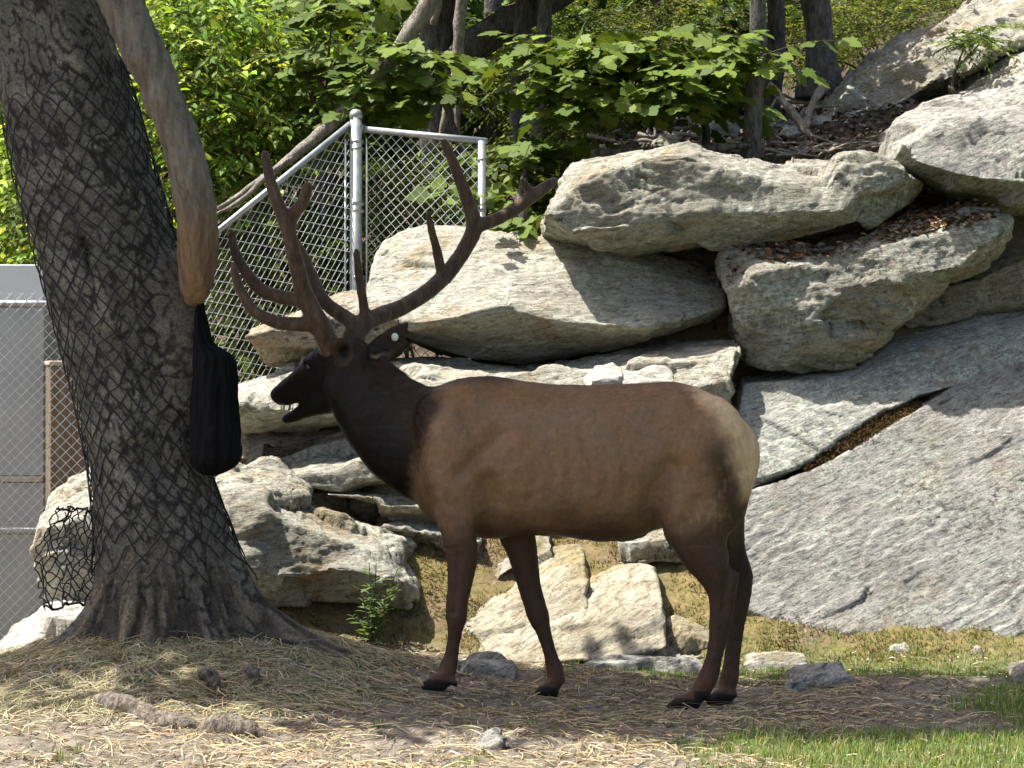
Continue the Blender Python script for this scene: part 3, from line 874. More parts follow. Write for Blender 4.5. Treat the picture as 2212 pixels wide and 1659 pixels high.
def hoof(u, v, Y, L=58, lean=0.0):
    """two toes with the sole on the ground, pointing left"""
    out = []
    for s in (-1, 1):
        y = Y + s * 0.030
        pts = [(u + 0.34 * L, v - 24, 15, 0.026, y), (u + 0.12 * L, v - 20, 21, 0.031, y), (u - 0.2 * L, v - 15, 17, 0.031, y + s * 0.004), (u - 0.45 * L, v - 9, 11, 0.025, y + s * 0.004), (u - 0.62 * L, v - 4, 5, 0.014, y)]
        out.append(limb(pts, 24, 14, 2.6))
    return out

def build_elk():
    parts = [torso()]
    # shoulder, breast and haunch masses on both sides
    for s, Y in ((-1, 9.885), (1, 10.115)):
        parts += [ball(975, 985, Y, 82, 150, 0.150, 0.25), ball(1010, 905, Y + s * -0.03, 70, 80, 0.12, 0.1),
                  ball(1520, 985, Y, 100, 135, 0.155, -0.10), ball(1550, 1060, Y, 72, 110, 0.13, -0.2), ball(1465, 905, Y + s * -0.02, 60, 58, 0.13)]
    parts.append(ball(915, 1030, 10.0, 46, 70, 0.15, 0.4))
    # neck
    parts.append(limb([(738, 806, 50, 0.080, 10.09), (758, 822, 66, 0.100, 10.08), (790, 858, 84, 0.118, 10.06), (832, 905, 98, 0.135, 10.03), (885, 945, 112, 0.155, 10.0), (950, 970, 125, 0.17, 10.0)], 40, 30))
    parts.append(limb([(800, 795, 40, 0.06, 10.06), (850, 838, 40, 0.07, 10.04), (910, 872, 42, 0.09, 10.0), (980, 880, 50, 0.11, 10.0), (1040, 870, 50, 0.11, 10.0)], 30, 20))
    # skull and jaws
    parts.append(limb([(785, 795, 52, 0.085, 10.07), (757, 790, 62, 0.102, 10.09), (728, 797, 64, 0.108, 10.11), (698, 809, 56, 0.100, 10.15), (668, 824, 43, 0.080, 10.19),
                       (640, 838, 33, 0.062, 10.23), (616, 850, 28, 0.054, 10.27), (602, 855, 22, 0.050, 10.29), (592, 859, 16, 0.042, 10.303), (587, 862, 8, 0.03, 10.31)], 50, 26, 2.3))
    parts.append(limb([(755, 845, 42, 0.080, 10.09), (722, 861, 33, 0.064, 10.12), (690, 873, 25, 0.050, 10.16), (660, 886, 18, 0.042, 10.2), (636, 899, 14, 0.037, 10.235), (619, 905, 12, 0.033, 10.26), (609, 907, 8, 0.024, 10.27)], 40, 20))
    parts.append(ball(604, 854, 10.255, 9, 9, 0.022)); parts.append(ball(668, 783, 10.125, 17, 9, 0.03, -0.4))     # nostril wing, brow
    parts.append(ball(738, 835, 10.03, 40, 42, 0.05))                                                            # cheek
    # pedicles
    parts.append(limb([(722, 790, 26, 0.05, 10.07), (712, 750, 22, 0.045, 10.05), (706, 728, 21, 0.04, 10.04)], 12, 16))
    parts.append(limb([(762, 780, 26, 0.05, 10.15), (764, 740, 22, 0.045, 10.17), (766, 718, 21, 0.04, 10.18)], 12, 16))
    # fore legs
    parts.append(limb([(985, 1000, 62, 0.10, 9.88), (990, 1080, 54, 0.092, 9.87), (995, 1150, 44, 0.075, 9.87), (998, 1210, 35, 0.058, 9.865), (993, 1265, 28, 0.048, 9.86), (987, 1305, 25, 0.049, 9.86),
                       (986, 1335, 24, 0.047, 9.86), (983, 1362, 17, 0.035, 9.86), (977, 1405, 15, 0.029, 9.86), (969, 1440, 20, 0.036, 9.855), (962, 1458, 19, 0.038, 9.855), (950, 1474, 17, 0.036, 9.85), (942, 1484, 14, 0.034, 9.85)], 90, 20))
    parts.append(limb([(1085, 1060, 60, 0.09, 10.11), (1110, 1130, 46, 0.08, 10.12), (1130, 1200, 34, 0.058, 10.125), (1142, 1260, 27, 0.048, 10.13), (1155, 1305, 25, 0.049, 10.13),
                       (1164, 1335, 24, 0.047, 10.13), (1174, 1364, 17, 0.035, 10.13), (1188, 1410, 15, 0.029, 10.13), (1198, 1445, 20, 0.036, 10.125), (1200, 1463, 19, 0.038, 10.12), (1194, 1482, 17, 0.036, 10.12), (1186, 1494, 14, 0.034, 10.12)], 90, 20))
    # hind legs
    parts.append(limb([(1535, 960, 92, 0.13, 9.89), (1518, 1050, 90, 0.125, 9.87), (1505, 1125, 80, 0.105, 9.86), (1518, 1185, 58, 0.080, 9.855), (1545, 1238, 42, 0.058, 9.85), (1558, 1270, 36, 0.047, 9.85),
                       (1560, 1300, 30, 0.042, 9.85), (1556, 1340, 25, 0.037, 9.85), (1549, 1390, 20, 0.033, 9.85), (1540, 1430, 19.5, 0.034, 9.85), (1530, 1462, 22, 0.038, 9.85), (1516, 1488, 22, 0.038, 9.85), (1500, 1508, 18, 0.036, 9.85), (1488, 1520, 14, 0.034, 9.85)], 100, 22))
    parts.append(limb([(1548, 980, 80, 0.12, 10.11), (1545, 1060, 74, 0.115, 10.12), (1548, 1125, 62, 0.095, 10.125), (1568, 1185, 45, 0.070, 10.13), (1590, 1232, 34, 0.052, 10.13), (1598, 1262, 30, 0.045, 10.13),
                       (1597, 1295, 25, 0.041, 10.13), (1591, 1340, 21, 0.036, 10.13), (1585, 1390, 18.5, 0.032, 10.13), (1580, 1435, 19, 0.033, 10.125), (1576, 1462, 21, 0.038, 10.12), (1570, 1485, 19, 0.037, 10.12), (1562, 1500, 16, 0.035, 10.12), (1556, 1510, 13, 0.033, 10.12)], 100, 22))
    parts.append(ball(1588, 1252, 9.85, 11, 22, 0.026, -0.35)); parts.append(ball(1616, 1248, 10.13, 12, 22, 0.026, -0.35))      # points of the hocks
    for (u, v, Y, L) in ((946, 1493, 9.85, 56), (1186, 1508, 10.12, 50), (1486, 1534, 9.85, 76), (1560, 1523, 10.12, 58)):
        parts += hoof(u, v, Y, L)
    for (u, v, Y) in ((983, 1476, 9.85), (1216, 1468, 10.12), (1532, 1508, 9.85), (1588, 1500, 10.12)):                        # dew claws
        for s in (-1, 1):
            parts.append(limb([(u - 12, v - 8, 9, 0.014, Y + s * 0.02), (u, v, 8, 0.013, Y + s * 0.022), (u + 3, v + 10, 4, 0.008, Y + s * 0.022)], 10, 10))
    parts.append(limb([(1340, 1150, 24, 0.04, 10.0), (1375, 1152, 16, 0.035, 10.0), (1396, 1156, 7, 0.02, 10.0)], 14, 14))     # sheath
    parts.append(limb([(1612, 935, 14, 0.035, 10.0), (1628, 958, 11, 0.03, 10.0), (1636, 985, 7, 0.02, 10.0)], 14, 12))        # stub of a tail
    # near ear: a cup opening towards us; far ear: a blade with its back to us
    cu = []
    for (r, y, du) in ((0.45, 10.06, 8), (0.80, 10.01, 5), (0.98, 9.985, 2), (1.0, 9.97, 0), (0.90, 9.962, 0), (0.60, 9.968, 3), (0.34, 9.99, 6), (0.1, 10.03, 7)):
        a = np.linspace(0, 2 * np.pi, 28, endpoint=False)
        c = PA(np.stack([735 + du + (25 - 7 * np.clip(np.sin(a), 0, 1)) * r * np.cos(a) + 3 * r * np.sin(a), 756 + (29 + 7 * np.clip(np.sin(a), 0, 1)) * r * np.sin(a), np.full(28, y) + 0.035 * np.sin(a) + 0.02 * np.cos(a)], 1))
        cu.append(c)
    parts.append(loft(np.array(cu)))
    parts.append(limb([(795, 762, 12, 0.020, 10.13), (815, 748, 20, 0.018, 10.17), (838, 734, 23, 0.014, 10.2), (860, 717, 20, 0.011, 10.22), (876, 702, 11, 0.009, 10.235), (882, 695, 4, 0.007, 10.24)], 30, 18))
    v, f = joined(parts)
    co, f = remesh(v, f, 0.0085, 7)
    u, w = UV(co)
    # let the masses of neck and trunk run into each other
    soft_k = (smooth(715, 790, u + 0.4 * (w - 800)) * smooth(1250, 1090, w) * smooth(738, 800, w + 0.25 * (u - 780)))[:, None]
    soft_k[(u < 900) & (w < 800) & (co[:, 1] < 9.99)] = 0
    soft_k[w < np.interp(u, [780, 800, 830, 850, 880, 905], [740, 764, 782, 797, 818, 600])] = 0
    co = co * (1 - soft_k) + relax(co, f, 26) * soft_k
    lk = (smooth(1120, 1180, w) * smooth(1340, 1290, w))[:, None]
    co = co * (1 - lk) + relax(co, f, 9) * lk
    u, w = UV(co)
    N = normals(co, f)
    near = smooth(10.02, 9.9, co[:, 1])
    # muscle and bone under the hide
    def groove(pts, width, depth):
        d = np.full(len(co), 1e9)
        s = spline(pts, 40)
        for a in s:
            d = np.minimum(d, (u - a[0]) ** 2 + (w - a[1]) ** 2)
        return -2.6 * depth * np.exp(-0.5 * d / width ** 2) * near
    body = (u > 900) & (w < 1180)
    g = groove([(955, 870), (915, 930), (885, 990), (880, 1040)], 14, 0.006)
    g += groove([(1085, 935), (1040, 980), (1000, 1020)], 14, 0.010)
    g += groove([(1052, 1040), (1060, 1090), (1045, 1150)], 15, 0.014)
    g += groove([(1405, 1110), (1425, 1050), (1450, 1010)], 20, 0.012)
    g += groove([(1480, 1130), (1505, 1090)], 16, 0.006)
    for x in range(6):
        g += 0.25 * groove([(1145 + 38 * x, 935), (1160 + 38 * x, 1010), (1140 + 40 * x, 1085)], 8, 0.006)
    g += 0.6 * groove([(1580, 1215), (1570, 1255), (1562, 1320)], 7, 0.008)
    g += 0.6 * groove([(990, 1200), (985, 1260), (980, 1320)], 7, 0.006)
    rough = 0.006 * fbm(co * 6, 3, 70) * body + 0.0022 * fbm(co * 30, 3, 71) + 0.004 * perlin(co * np.array([9, 9, 26]), 75) * ((u > 760) & (u < 930))
    co = co + N * (g + rough)[:, None]
    # coat
    q = co * 1.0
    n1 = fbm(q * 5, 4, 80); n2 = fbm(q * np.array([60, 60, 25]), 3, 83); n3 = fbm(q * 14, 3, 88)
    brown = np.array([0.232, 0.132, 0.067]); grey = np.array([0.224, 0.138, 0.080]); dark = np.array([0.006, 0.0042, 0.0036])
    neckc = np.array([0.038, 0.023, 0.015]); legc = np.array([0.062, 0.036, 0.022]); tan = np.array([0.68, 0.47, 0.265]); black = np.array([0.014, 0.011, 0.010])
    def lerp(c, t, k): return c * (1 - k[:, None]) + t * k[:, None]
    c = np.tile(brown, (len(co), 1))
    c = lerp(c, grey, smooth(-0.3, 0.5, n1 + 0.1))
    c = lerp(c, brown * np.array([0.98, 0.86, 0.74]), smooth(900, 850, w + 25 * n1) * 0.7)                 # redder along the back
    c = lerp(c, legc, smooth(1080, 1165, w + 30 * n1 - 0.05 * np.abs(u - 1250)) * 0.85)                 # darker belly line
    c = lerp(c, legc, smooth(1130, 1240, w + 25 * n3))
    # neck and head, dark to the shoulder line
    edge = np.interp(w, [780, 830, 870, 930, 1000, 1060, 1120], [925, 938, 944, 914, 887, 873, 880])
    kn = smooth(26, -18, u - edge + 6 * n3)
    c = lerp(c, neckc, kn * (w < 1150))
    deep = smooth(60, -60, (u - 880) + (w - 960) * -0.55 + 25 * n1)
    c = lerp(c, dark, kn * deep * 0.85)
    c = lerp(c, dark, smooth(0, 1, (w - np.interp(u, [730, 770, 810, 880], [850, 930, 985, 1030])) / 40) * kn * 0.8)
    c = lerp(c, dark * 1.6, smooth(845, 815, w) * smooth(900, 935, u) * smooth(1130, 1080, u) * 0.6)      # dark ridge over the withers
    # rump patch with a dark edge
    ru = np.interp(w, [820, 850, 900, 950, 1000, 1040, 1075, 1110], [1470, 1500, 1540, 1572, 1590, 1601, 1606, 1620])
    kr = smooth(-26, 34, u - ru + 10 * n3) * smooth(1105, 1050, w)
    ke = np.exp(-0.5 * ((u - ru + 32) / 24.0) ** 2) * smooth(930, 1000, w) * smooth(1180, 1100, w)
    c = lerp(c, dark * 1.8, ke * 0.75)
    c = lerp(c, tan, kr)
    c = lerp(c, np.array([0.30, 0.20, 0.12]), smooth(0.1, 0.35, n2 * 0.6 + n1 * 0.5) * smooth(1460, 1500, u) * smooth(1590, 1560, u) * smooth(1000, 1040, w) * smooth(1150, 1110, w) * 0.5)
    c = lerp(c, dark * 2.0, smooth(1590, 1612, u + 0.1 * (w - 1100)) * smooth(1075, 1110, w) * smooth(1300, 1200, w) * 0.6)
    # pasterns a little redder, hooves black
    c = lerp(c, np.array([0.095, 0.050, 0.028]), smooth(1425, 1450, w + 8 * n3) * (w > 1400) * 0.8)
    hoofs = np.zeros(len(co))
    for (hu, hv) in ((946, 1493), (1186, 1508), (1486, 1534), (1560, 1523)):
        hoofs = np.maximum(hoofs, smooth(hv - 28, hv - 21, w - 0.12 * (u - hu)) * (np.abs(u - hu) < 60))
    c = lerp(c, black, hoofs)
    # inside of the near ear
    er = np.sqrt(((u - 737) / 25.0) ** 2 + ((w - 758) / 31.0) ** 2)
    ek = (co[:, 1] < 10.0) & (er < 1.1)
    c = np.where(ek[:, None], np.array([0.052, 0.033, 0.023]), c)
    ei = ek & (np.sqrt(((u - 740) / 18.0) ** 2 + ((w - 760) / 23.0) ** 2) < 1)
    c = np.where(ei[:, None], np.array([0.040, 0.030, 0.021]) * smooth(0.30, 0.8, np.sqrt(((u - 743) / 18.0) ** 2 + ((w - 760) / 23.0) ** 2))[:, None] + 0.003, c)
    c = np.where(((u < 604) & (w > 842) & (w < 880))[:, None], black, c)
    c = c * (1 + 0.16 * n2 + 0.10 * n3)[:, None]
    c = np.clip(c, 0.004, 1)
    root = thing('elk', 'dark necked bull elk with velvet antlers standing in shade', 'elk', (0.1, 10.0, 0.0))
    k = NT('elk_coat')
    at = k.attr()
    cv = k.coords(False, (1, 1, 0.45), (0, 0.5, 0))
    hair = k.noise(cv, 190, 4, 0.75)
    col = k.mix(1.0, at, k.ramp(hair, [(0.28, 0.84), (0.72, 1.14)]), 'MULTIPLY')
    soft = k.noise(k.coords(False), 11, 5, 0.65)
    col = k.mix(1.0, col, k.ramp(soft, [(0.3, 0.90), (0.7, 1.08)]), 'MULTIPLY')
    nb = k.bump(hair, 0.35, 0.004, k.bump(soft, 0.25, 0.012))
    m = k.done(col, nb, 0.52, 0.15)
    k.b.inputs['Sheen Weight'].default_value = 0.03
    k.b.inputs['Sheen Roughness'].default_value = 0.4
    part('body', make_mesh('elk_body', co, f, c), m, root)

    # short coat: single hairs lying along the body
    rng = np.random.default_rng(99)
    fa = np.linalg.norm(np.cross(co[f[:, 2]] - co[f[:, 0]], co[f[:, 3]] - co[f[:, 1]]), axis=1)
    pr = fa * np.where(co[f[:, 0], 1] > 10.12, 0.35, 1.0); pr /= pr.sum()
    n = 170000
    fi = rng.choice(len(f), n, p=pr)
    wts = rng.dirichlet((1, 1, 1, 1), n)
    pos = (co[f[fi]] * wts[:, :, None]).sum(1)
    NN = normals(co, f)[f[fi, 0]]
    cc = c[f[fi, 0]]
    hu, hv = UV(pos)
    flow = np.stack([np.where(hu < 760, 0.9, 0.75), 0.1 * rng.normal(size=n), np.where(hv > 1150, -1.3, -0.55)], 1) + 0.22 * rng.normal(size=(n, 3))
    flow -= NN * (flow * NN).sum(1)[:, None]
    flow /= np.linalg.norm(flow, axis=1)[:, None] + 1e-9
    mane = smooth(945, 900, hu) * smooth(760, 800, hu)
    throat = mane * smooth(0, 60, hv - np.interp(hu, [730, 770, 810, 880], [850, 930, 985, 1030]) + 30)
    hl = rng.uniform(0.008, 0.014, n) + 0.014 * mane + 0.022 * throat
    hl *= np.where(hv > 1180, 0.7, 1.0) * np.where(hv > 1480, 0.3, 1.0) * np.where((hu < 720), 0.5, 1.0) * np.where((hu < 690) & (hv > 850), 0.0, 1.0)
    tip = pos + (flow + NN * (rng.uniform(0.05, 0.18, n) + 0.12 * mane)[:, None]) * hl[:, None]
    sd = np.cross(NN, flow) * (0.0011 * rng.uniform(0.7, 1.3, n))[:, None]
    hv3 = np.stack([pos - sd, pos + sd, tip], 1).reshape(-1, 3)
    hc = np.clip(cc * (1 + 0.13 * rng.normal(size=(n, 1))), 0.004, 1)
    kh = NT('elk_hair'); hm = kh.done(kh.attr(), None, 0.45, 0.18)
    o = part('fur', make_mesh('fur', hv3, np.arange(3 * n).reshape(-1, 3), np.repeat(hc, 3, 0)), hm, root)
    o['kind'] = 'stuff'

    # velvet antlers
    kv = NT('antler_velvet')
    vv = kv.coords(False)
    vc = kv.ramp(kv.noise(kv.coords(False, (1, 1, 0.3)), 34, 5, 0.7, 0.5), [(0.3, (0.040, 0.027, 0.020)), (0.55, (0.082, 0.055, 0.038)), (0.75, (0.155, 0.108, 0.072))])
    kv.b.inputs['Sheen Weight'].default_value = 0.5
    kv.b.inputs['Sheen Roughness'].default_value = 0.35
    kv.b.inputs['Sheen Tint'].default_value = (0.9, 0.75, 0.6, 1)
    velvet = kv.done(vc, kv.bump(kv.noise(kv.coords(False, (1, 1, 0.25)), 60, 4, 0.7), 0.4, 0.006), 0.8, 0.15)
    def branch(pts, n=40):
        s = spline(pts, n)
        c = PA(s[:, [0, 1, 3]])
        r = s[:, 2] / FPX * s[:, 3]
        c = c + 0.003 * np.stack([perlin(c * 9, 1), perlin(c * 9, 2), perlin(c * 9, 3)], 1)
        return tube(c, r, 14)
    near_a = [
        [(716, 758, 26, 10.06), (706, 735, 24, 10.03), (694, 705, 22.5, 10.0), (672, 668, 21, 9.97), (655, 630, 19.5, 9.94), (645, 590, 17.5, 9.90), (635, 550, 16.5, 9.87), (625, 510, 16, 9.85), (614, 472, 15.5, 9.84), (598, 433, 13.5, 9.85), (585, 393, 12.5, 9.88), (576, 352, 10.5, 9.91), (572, 330, 8, 9.93), (571, 325, 4, 9.93)],
        [(622, 505, 15, 9.85), (632, 466, 14.5, 9.85), (651, 442, 13.5, 9.82), (660, 422, 12.5, 9.80), (664, 402, 11, 9.79), (665, 393, 6, 9.79)],
        [(665, 655, 17, 9.95), (640, 648, 16, 9.96), (605, 642, 15.5, 9.98), (566, 626, 14.5, 10.02), (534, 592, 13, 10.05), (511, 552, 11, 10.07), (503, 518, 9, 10.08), (504, 498, 5.5, 10.08)],
        [(698, 715, 18, 10.01), (668, 702, 16.5, 9.99), (634, 700, 15.5, 9.96), (598, 696, 14.5, 9.93), (552, 674, 13, 9.9), (522, 632, 11.5, 9.88), (508, 596, 9.5, 9.87), (503, 566, 6, 9.87)]]
    far_a = [
        [(762, 745, 25, 10.16), (768, 718, 25, 10.18), (785, 698, 23, 10.21), (812, 686, 19.5, 10.25), (868, 664, 18, 10.36), (926, 628, 18, 10.46), (974, 582, 17.5, 10.53), (1006, 534, 17, 10.57), (1024, 494, 18, 10.59), (1016, 448, 15.5, 10.58), (996, 395, 13.5, 10.56), (973, 338, 11, 10.54), (960, 308, 8.5, 10.53), (957, 300, 4, 10.53)],
        [(1018, 505, 16, 10.58), (1034, 488, 15.5, 10.60), (1062, 478, 14.5, 10.63), (1105, 456, 14, 10.68), (1146, 427, 14.5, 10.72), (1180, 402, 12, 10.76), (1196, 391, 9, 10.78), (1203, 387, 5, 10.79)],
        [(1148, 428, 11, 10.72), (1140, 410, 10, 10.73), (1131, 394, 8.5, 10.73), (1127, 385, 5, 10.73)],
        [(962, 596, 12, 10.51), (953, 582, 11.5, 10.5), (943, 540, 10, 10.46), (932, 495, 8.5, 10.42), (926, 464, 6, 10.40), (924, 456, 3, 10.40)],
        [(792, 694, 14, 10.21), (786, 668, 11, 10.20), (778, 612, 9.5, 10.16), (772, 565, 8, 10.12), (770, 545, 6.5, 10.11), (769, 537, 3, 10.11)],
        [(775, 708, 18, 10.18), (752, 690, 16.5, 10.19), (702, 653, 15, 10.25), (676, 602, 14, 10.30), (656, 556, 12, 10.34), (643, 528, 9, 10.36), (636, 512, 5, 10.37)]]
    for br in (near_a, far_a):
        v, f = joined([branch(b) for b in br])
        co, f = remesh(v, f, 0.007, 4)
        N = normals(co, f)
        co = co + N * (0.0022 * fbm(co * np.array([26, 26, 12]), 3, 91) + 0.0012 * ridged(co * np.array([70, 70, 16]), 2, 94))[:, None]
        part('antler', make_mesh('antler', co, f), velvet, root)
    # eye and ear tag
    eye_m = NT('eye_dark').done((0.010, 0.006, 0.004), None, 0.08, 0.6)
    v, f = ball(668, 793, 10.108, 9, 7.5, 0.018, 0.3, 16)
    part('eye', make_mesh('eye', v, clean_faces(f)), eye_m, root)
    c = np.array(P(853, 728, 10.185)); a = np.linspace(0, 2 * np.pi, 20, endpoint=False)
    ring = [np.stack([c[0] + r * np.cos(a), np.full(20, c[1] + dy), c[2] + r * 1.15 * np.sin(a)], 1) for r, dy in ((0.0155, 0.006), (0.0165, 0.0), (0.0155, -0.004), (0.008, -0.004), (0.007, -0.007), (0.003, -0.007))]
    v, f = loft(np.array(ring))
    tg = part('ear_tag', make_mesh('ear_tag', v, clean_faces(f)), plain('tag_plastic', (0.78, 0.78, 0.66), 0.4, 0.4, 0, 0.03), root)
    tg['label'] = 'round pale button tag in the far ear'

build_elk()
# ------------------------------------------------------------------ the netted tree
TY = 10.3
EDGE = np.array([  # v, left edge u, right edge u
    (-420, -210, 95), (-200, -120, 165), (0, -52, 222), (100, -22, 252), (250, 10, 300), (420, 48, 348), (620, 104, 400), (720, 130, 416), (830, 160, 428), (1010, 195, 446), (1120, 206, 482), (1200, 208, 505), (1300, 200, 540), (1400, 180, 580), (1480, 170, 590)], float)
_ez = CAM_Z - (EDGE[:, 0] - 829.5) / FPX * TY
_el = (EDGE[:, 1] - 1106) / FPX * TY
_er = (EDGE[:, 2] - 1106) / FPX * TY
_o = np.argsort(_ez)
TZ, TXC, TR = _ez[_o], ((_el + _er) / 2)[_o], ((_er - _el) / 2)[_o]

def trunk_surface(th, z, extra=0.0):
    """th: angle round the trunk (0 = +x, -pi/2 = towards us)"""
    xc = np.interp(z, TZ, TXC); r = np.interp(z, TZ, TR)
    zz = z - 0.15
    fl = 0
    for ang, wd, amp, hh in ((-0.22, 0.24, 0.84, 0.20), (-0.95, 0.16, 0.20, 0.14), (-1.55, 0.18, 0.24, 0.12), (-2.15, 0.16, 0.26, 0.12), (-2.75, 0.20, 0.50, 0.12), (2.95, 0.25, 0.55, 0.13), (1.4, 0.6, 0.3, 0.2)):
        d = np.angle(np.exp(1j * (th - ang)))
        fl = fl + amp * np.exp(-0.5 * (d / wd) ** 2) * np.exp(-np.clip(zz, -0.3, None) / hh)
    lobes = 0.022 * np.sin(3 * th + 0.7 + 1.2 * z) + 0.018 * np.sin(5 * th - 1.9 * z)
    rr = r * (1 + lobes) + fl * 0.62 + extra
    return np.stack([xc + rr * np.cos(th), TY + rr * np.sin(th) * 0.96, z], -1)

def build_tree():
    root = thing('netted_tree', 'thick leaning tree with rough bark wrapped in black netting', 'tree', (TREE[0], TREE[1], 0.2))
    nz, nt = 620, 330
    z = np.concatenate([np.linspace(-0.1, 3.35, nz - 40), np.linspace(3.36, 4.15, 40)])
    th = np.linspace(0, 2 * np.pi, nt, endpoint=False)
    Z, T = np.meshgrid(z, th, indexing='ij')
    zz, tt = Z.ravel(), T.ravel()
    p = trunk_surface(tt, zz)
    q = np.stack([0.33 * np.cos(tt), 0.33 * np.sin(tt), zz], 1)
    w = q * np.array([1, 1, 0.62])
    plates = ridged(w * 17 + 0.35 * np.stack([perlin(q * 9, 5), perlin(q * 9, 6), perlin(q * 9, 7)], 1), 2, 30)
    lump = fbm(q * 3.5, 3, 31); fine = fbm(q * 45, 3, 33)
    low = smooth(0.75, 0.35, zz)
    d = 0.022 * lump - 0.030 * np.clip(plates - 0.95, 0, 2) * + 0.006 * fine
    fis = ridged(q * np.array([15, 15, 2.2]) + 0.4 * np.stack([perlin(q * 6, 15), perlin(q * 6, 16), 0 * zz], 1), 2, 36)
    d -= low * 0.030 * np.clip(fis - 0.1, 0, 2)
    d -= 0.05 * np.exp(-((np.angle(np.exp(1j * (tt + 1.75))) / 0.05) ** 2 + ((zz - 2.05) / 0.14) ** 2))      # a healed slit
    d += 0.06 * np.exp(-((np.angle(np.exp(1j * (tt + 1.15))) / 0.16) ** 2 + ((zz - 3.0) / 0.10) ** 2))        # a burl near the top
    d += 0.13 * np.exp(-((np.angle(np.exp(1j * (tt + 0.50))) / 0.30) ** 2 + ((zz - 1.66) / 0.24) ** 2))       # swelling under the dead stem
    c = p.copy(); c[:, 0] = np.interp(zz, TZ, TXC); c[:, 1] = TY
    n = p - c; n /= np.linalg.norm(n, axis=1)[:, None]
    v = p + n * d[:, None]
    i = np.arange(nz - 1)[:, None] * nt; j = np.arange(nt)[None]; k = (j + 1) % nt
    f = np.stack([i + j, i + k, i + k + nt, i + j + nt], -1).reshape(-1, 4)
    # bark colour: pale weathered plates, dark furrows, red-brown where rubbed near the ground
    pl = smooth(1.30, 0.85, plates)
    patch = smooth(-0.1, 0.35, fbm(q * 6, 3, 38)); spot = smooth(0.15, 0.35, fbm(q * 17, 3, 39))
    col = np.array([0.055, 0.049, 0.042]) * (1 - pl[:, None]) + np.array([0.19, 0.178, 0.152]) * pl[:, None]
    col = col * (1 - 0.55 * (patch * pl)[:, None]) + np.array([0.30, 0.285, 0.235]) * 0.55 * (patch * pl)[:, None]
    col = col * (1 - 0.4 * (spot * pl * patch)[:, None]) + np.array([0.42, 0.41, 0.34]) * 0.4 * (spot * pl * patch)[:, None]
    rub = smooth(0.9, 0.45, zz + 0.3 * lump) * smooth(0.0, 0.3, fbm(q * np.array([12, 12, 4]), 3, 41) + 0.1)
    col = col * (1 - 0.6 * rub[:, None]) + np.array([0.20, 0.168, 0.125]) * 0.6 * rub[:, None]
    fk = (low * smooth(0.2, 0.9, fis) * 0.75)[:, None]
    col = col * (1 - fk) + np.array([0.04, 0.034, 0.028]) * fk
    wk = (low * smooth(0.25, 0.5, fbm(q * np.array([20, 20, 3.5]), 3, 47)) * 0.7)[:, None]
    col = col * (1 - wk) + np.array([0.33, 0.27, 0.18]) * wk
    sw = np.exp(-((np.angle(np.exp(1j * (tt + 0.45))) / 0.34) ** 2 + ((zz - 1.68) / 0.30) ** 2))
    col = col * (1 - 0.75 * sw[:, None]) + np.array([0.11, 0.075, 0.05]) * 0.75 * sw[:, None]
    kk = NT('netted_bark')
    vv = kk.coords(False)
    at = kk.attr()
    cc = kk.mix(1.0, at, kk.ramp(kk.noise(vv, 70, 6, 0.72), [(0.36, 0.50), (0.5, 1.0), (0.66, 1.5)]), 'MULTIPLY')
    bm = kk.bump(kk.noise(vv, 80, 6, 0.78), 1.0, 0.016, kk.bump(kk.noise(vv, 26, 5, 0.75), 0.8, 0.03))
    part('trunk', make_mesh('trunk', v, f, col), kk.done(cc, bm, 0.93, 0.2), root)

    # the dead, barkless stem that leans against the trunk
    s = spline([(410, 656, 10, 9.99), (419, 638, 25, 9.98), (425, 604, 35, 9.95), (427, 545, 38, 9.93), (424, 470, 37, 9.92), (412, 390, 36, 9.91), (392, 310, 35, 9.9), (352, 200, 34, 9.9), (310, 110, 38, 9.9), (272, 30, 42, 9.92), (240, -60, 44, 9.95), (205, -170, 44, 10.0), (170, -270, 40, 10.05)], 240)
    path = PA(s[:, [0, 1, 3]]); rad = s[:, 2] / FPX * s[:, 3]
    a = np.linspace(0, 2 * np.pi, 56, endpoint=False)
    tan = np.gradient(path, axis=0); tan /= np.linalg.norm(tan, axis=1)[:, None]
    B = np.cross(tan, np.array([0, 1.0, 0])); B /= np.linalg.norm(B, axis=1)[:, None]
    N = np.cross(B, tan)
    ring = path[:, None] + rad[:, None, None] * (np.cos(a)[None, :, None] * B[:, None] + np.sin(a)[None, :, None] * N[:, None])
    qq = ring.reshape(-1, 3)
    dirn = ring - path[:, None]; dirn /= np.linalg.norm(dirn, axis=2)[:, :, None]
    dd = 0.014 * fbm(qq * np.array([9, 9, 4]), 3, 50) + 0.009 * ridged(qq * np.array([26, 26, 6]), 3, 52) * smooth(1.9, 2.5, qq[:, 2]) + 0.003 * ridged(qq * np.array([34, 34, 6]), 2, 52) + 0.002 * fbm(qq * 40, 2, 55)
    dd = dd + 0.02 * np.exp(-(((qq[:, 2] - 2.72) / 0.035) ** 2 + ((qq[:, 0] + 1.68) / 0.05) ** 2))
    for (kx, kz, ka, ks) in ((P(300, 130, 9.9)[0], P(300, 130, 9.9)[2], 0.022, 0.03), (P(392, 322, 9.9)[0], P(392, 322, 9.9)[2], -0.02, 0.012), (P(420, 500, 9.9)[0], P(420, 500, 9.9)[2], 0.012, 0.05), (P(340, 215, 9.9)[0], P(340, 215, 9.9)[2], 0.012, 0.05)):
        dd = dd + ka * np.exp(-(((qq[:, 2] - kz) / ks) ** 2 + ((qq[:, 0] - kx) / ks) ** 2))
    ring = ring + dirn * dd.reshape(len(path), -1, 1)
    v, f = loft(ring)
    h = v[:, 2]
    t = np.clip((h - 1.85) / 1.2, 0, 1)
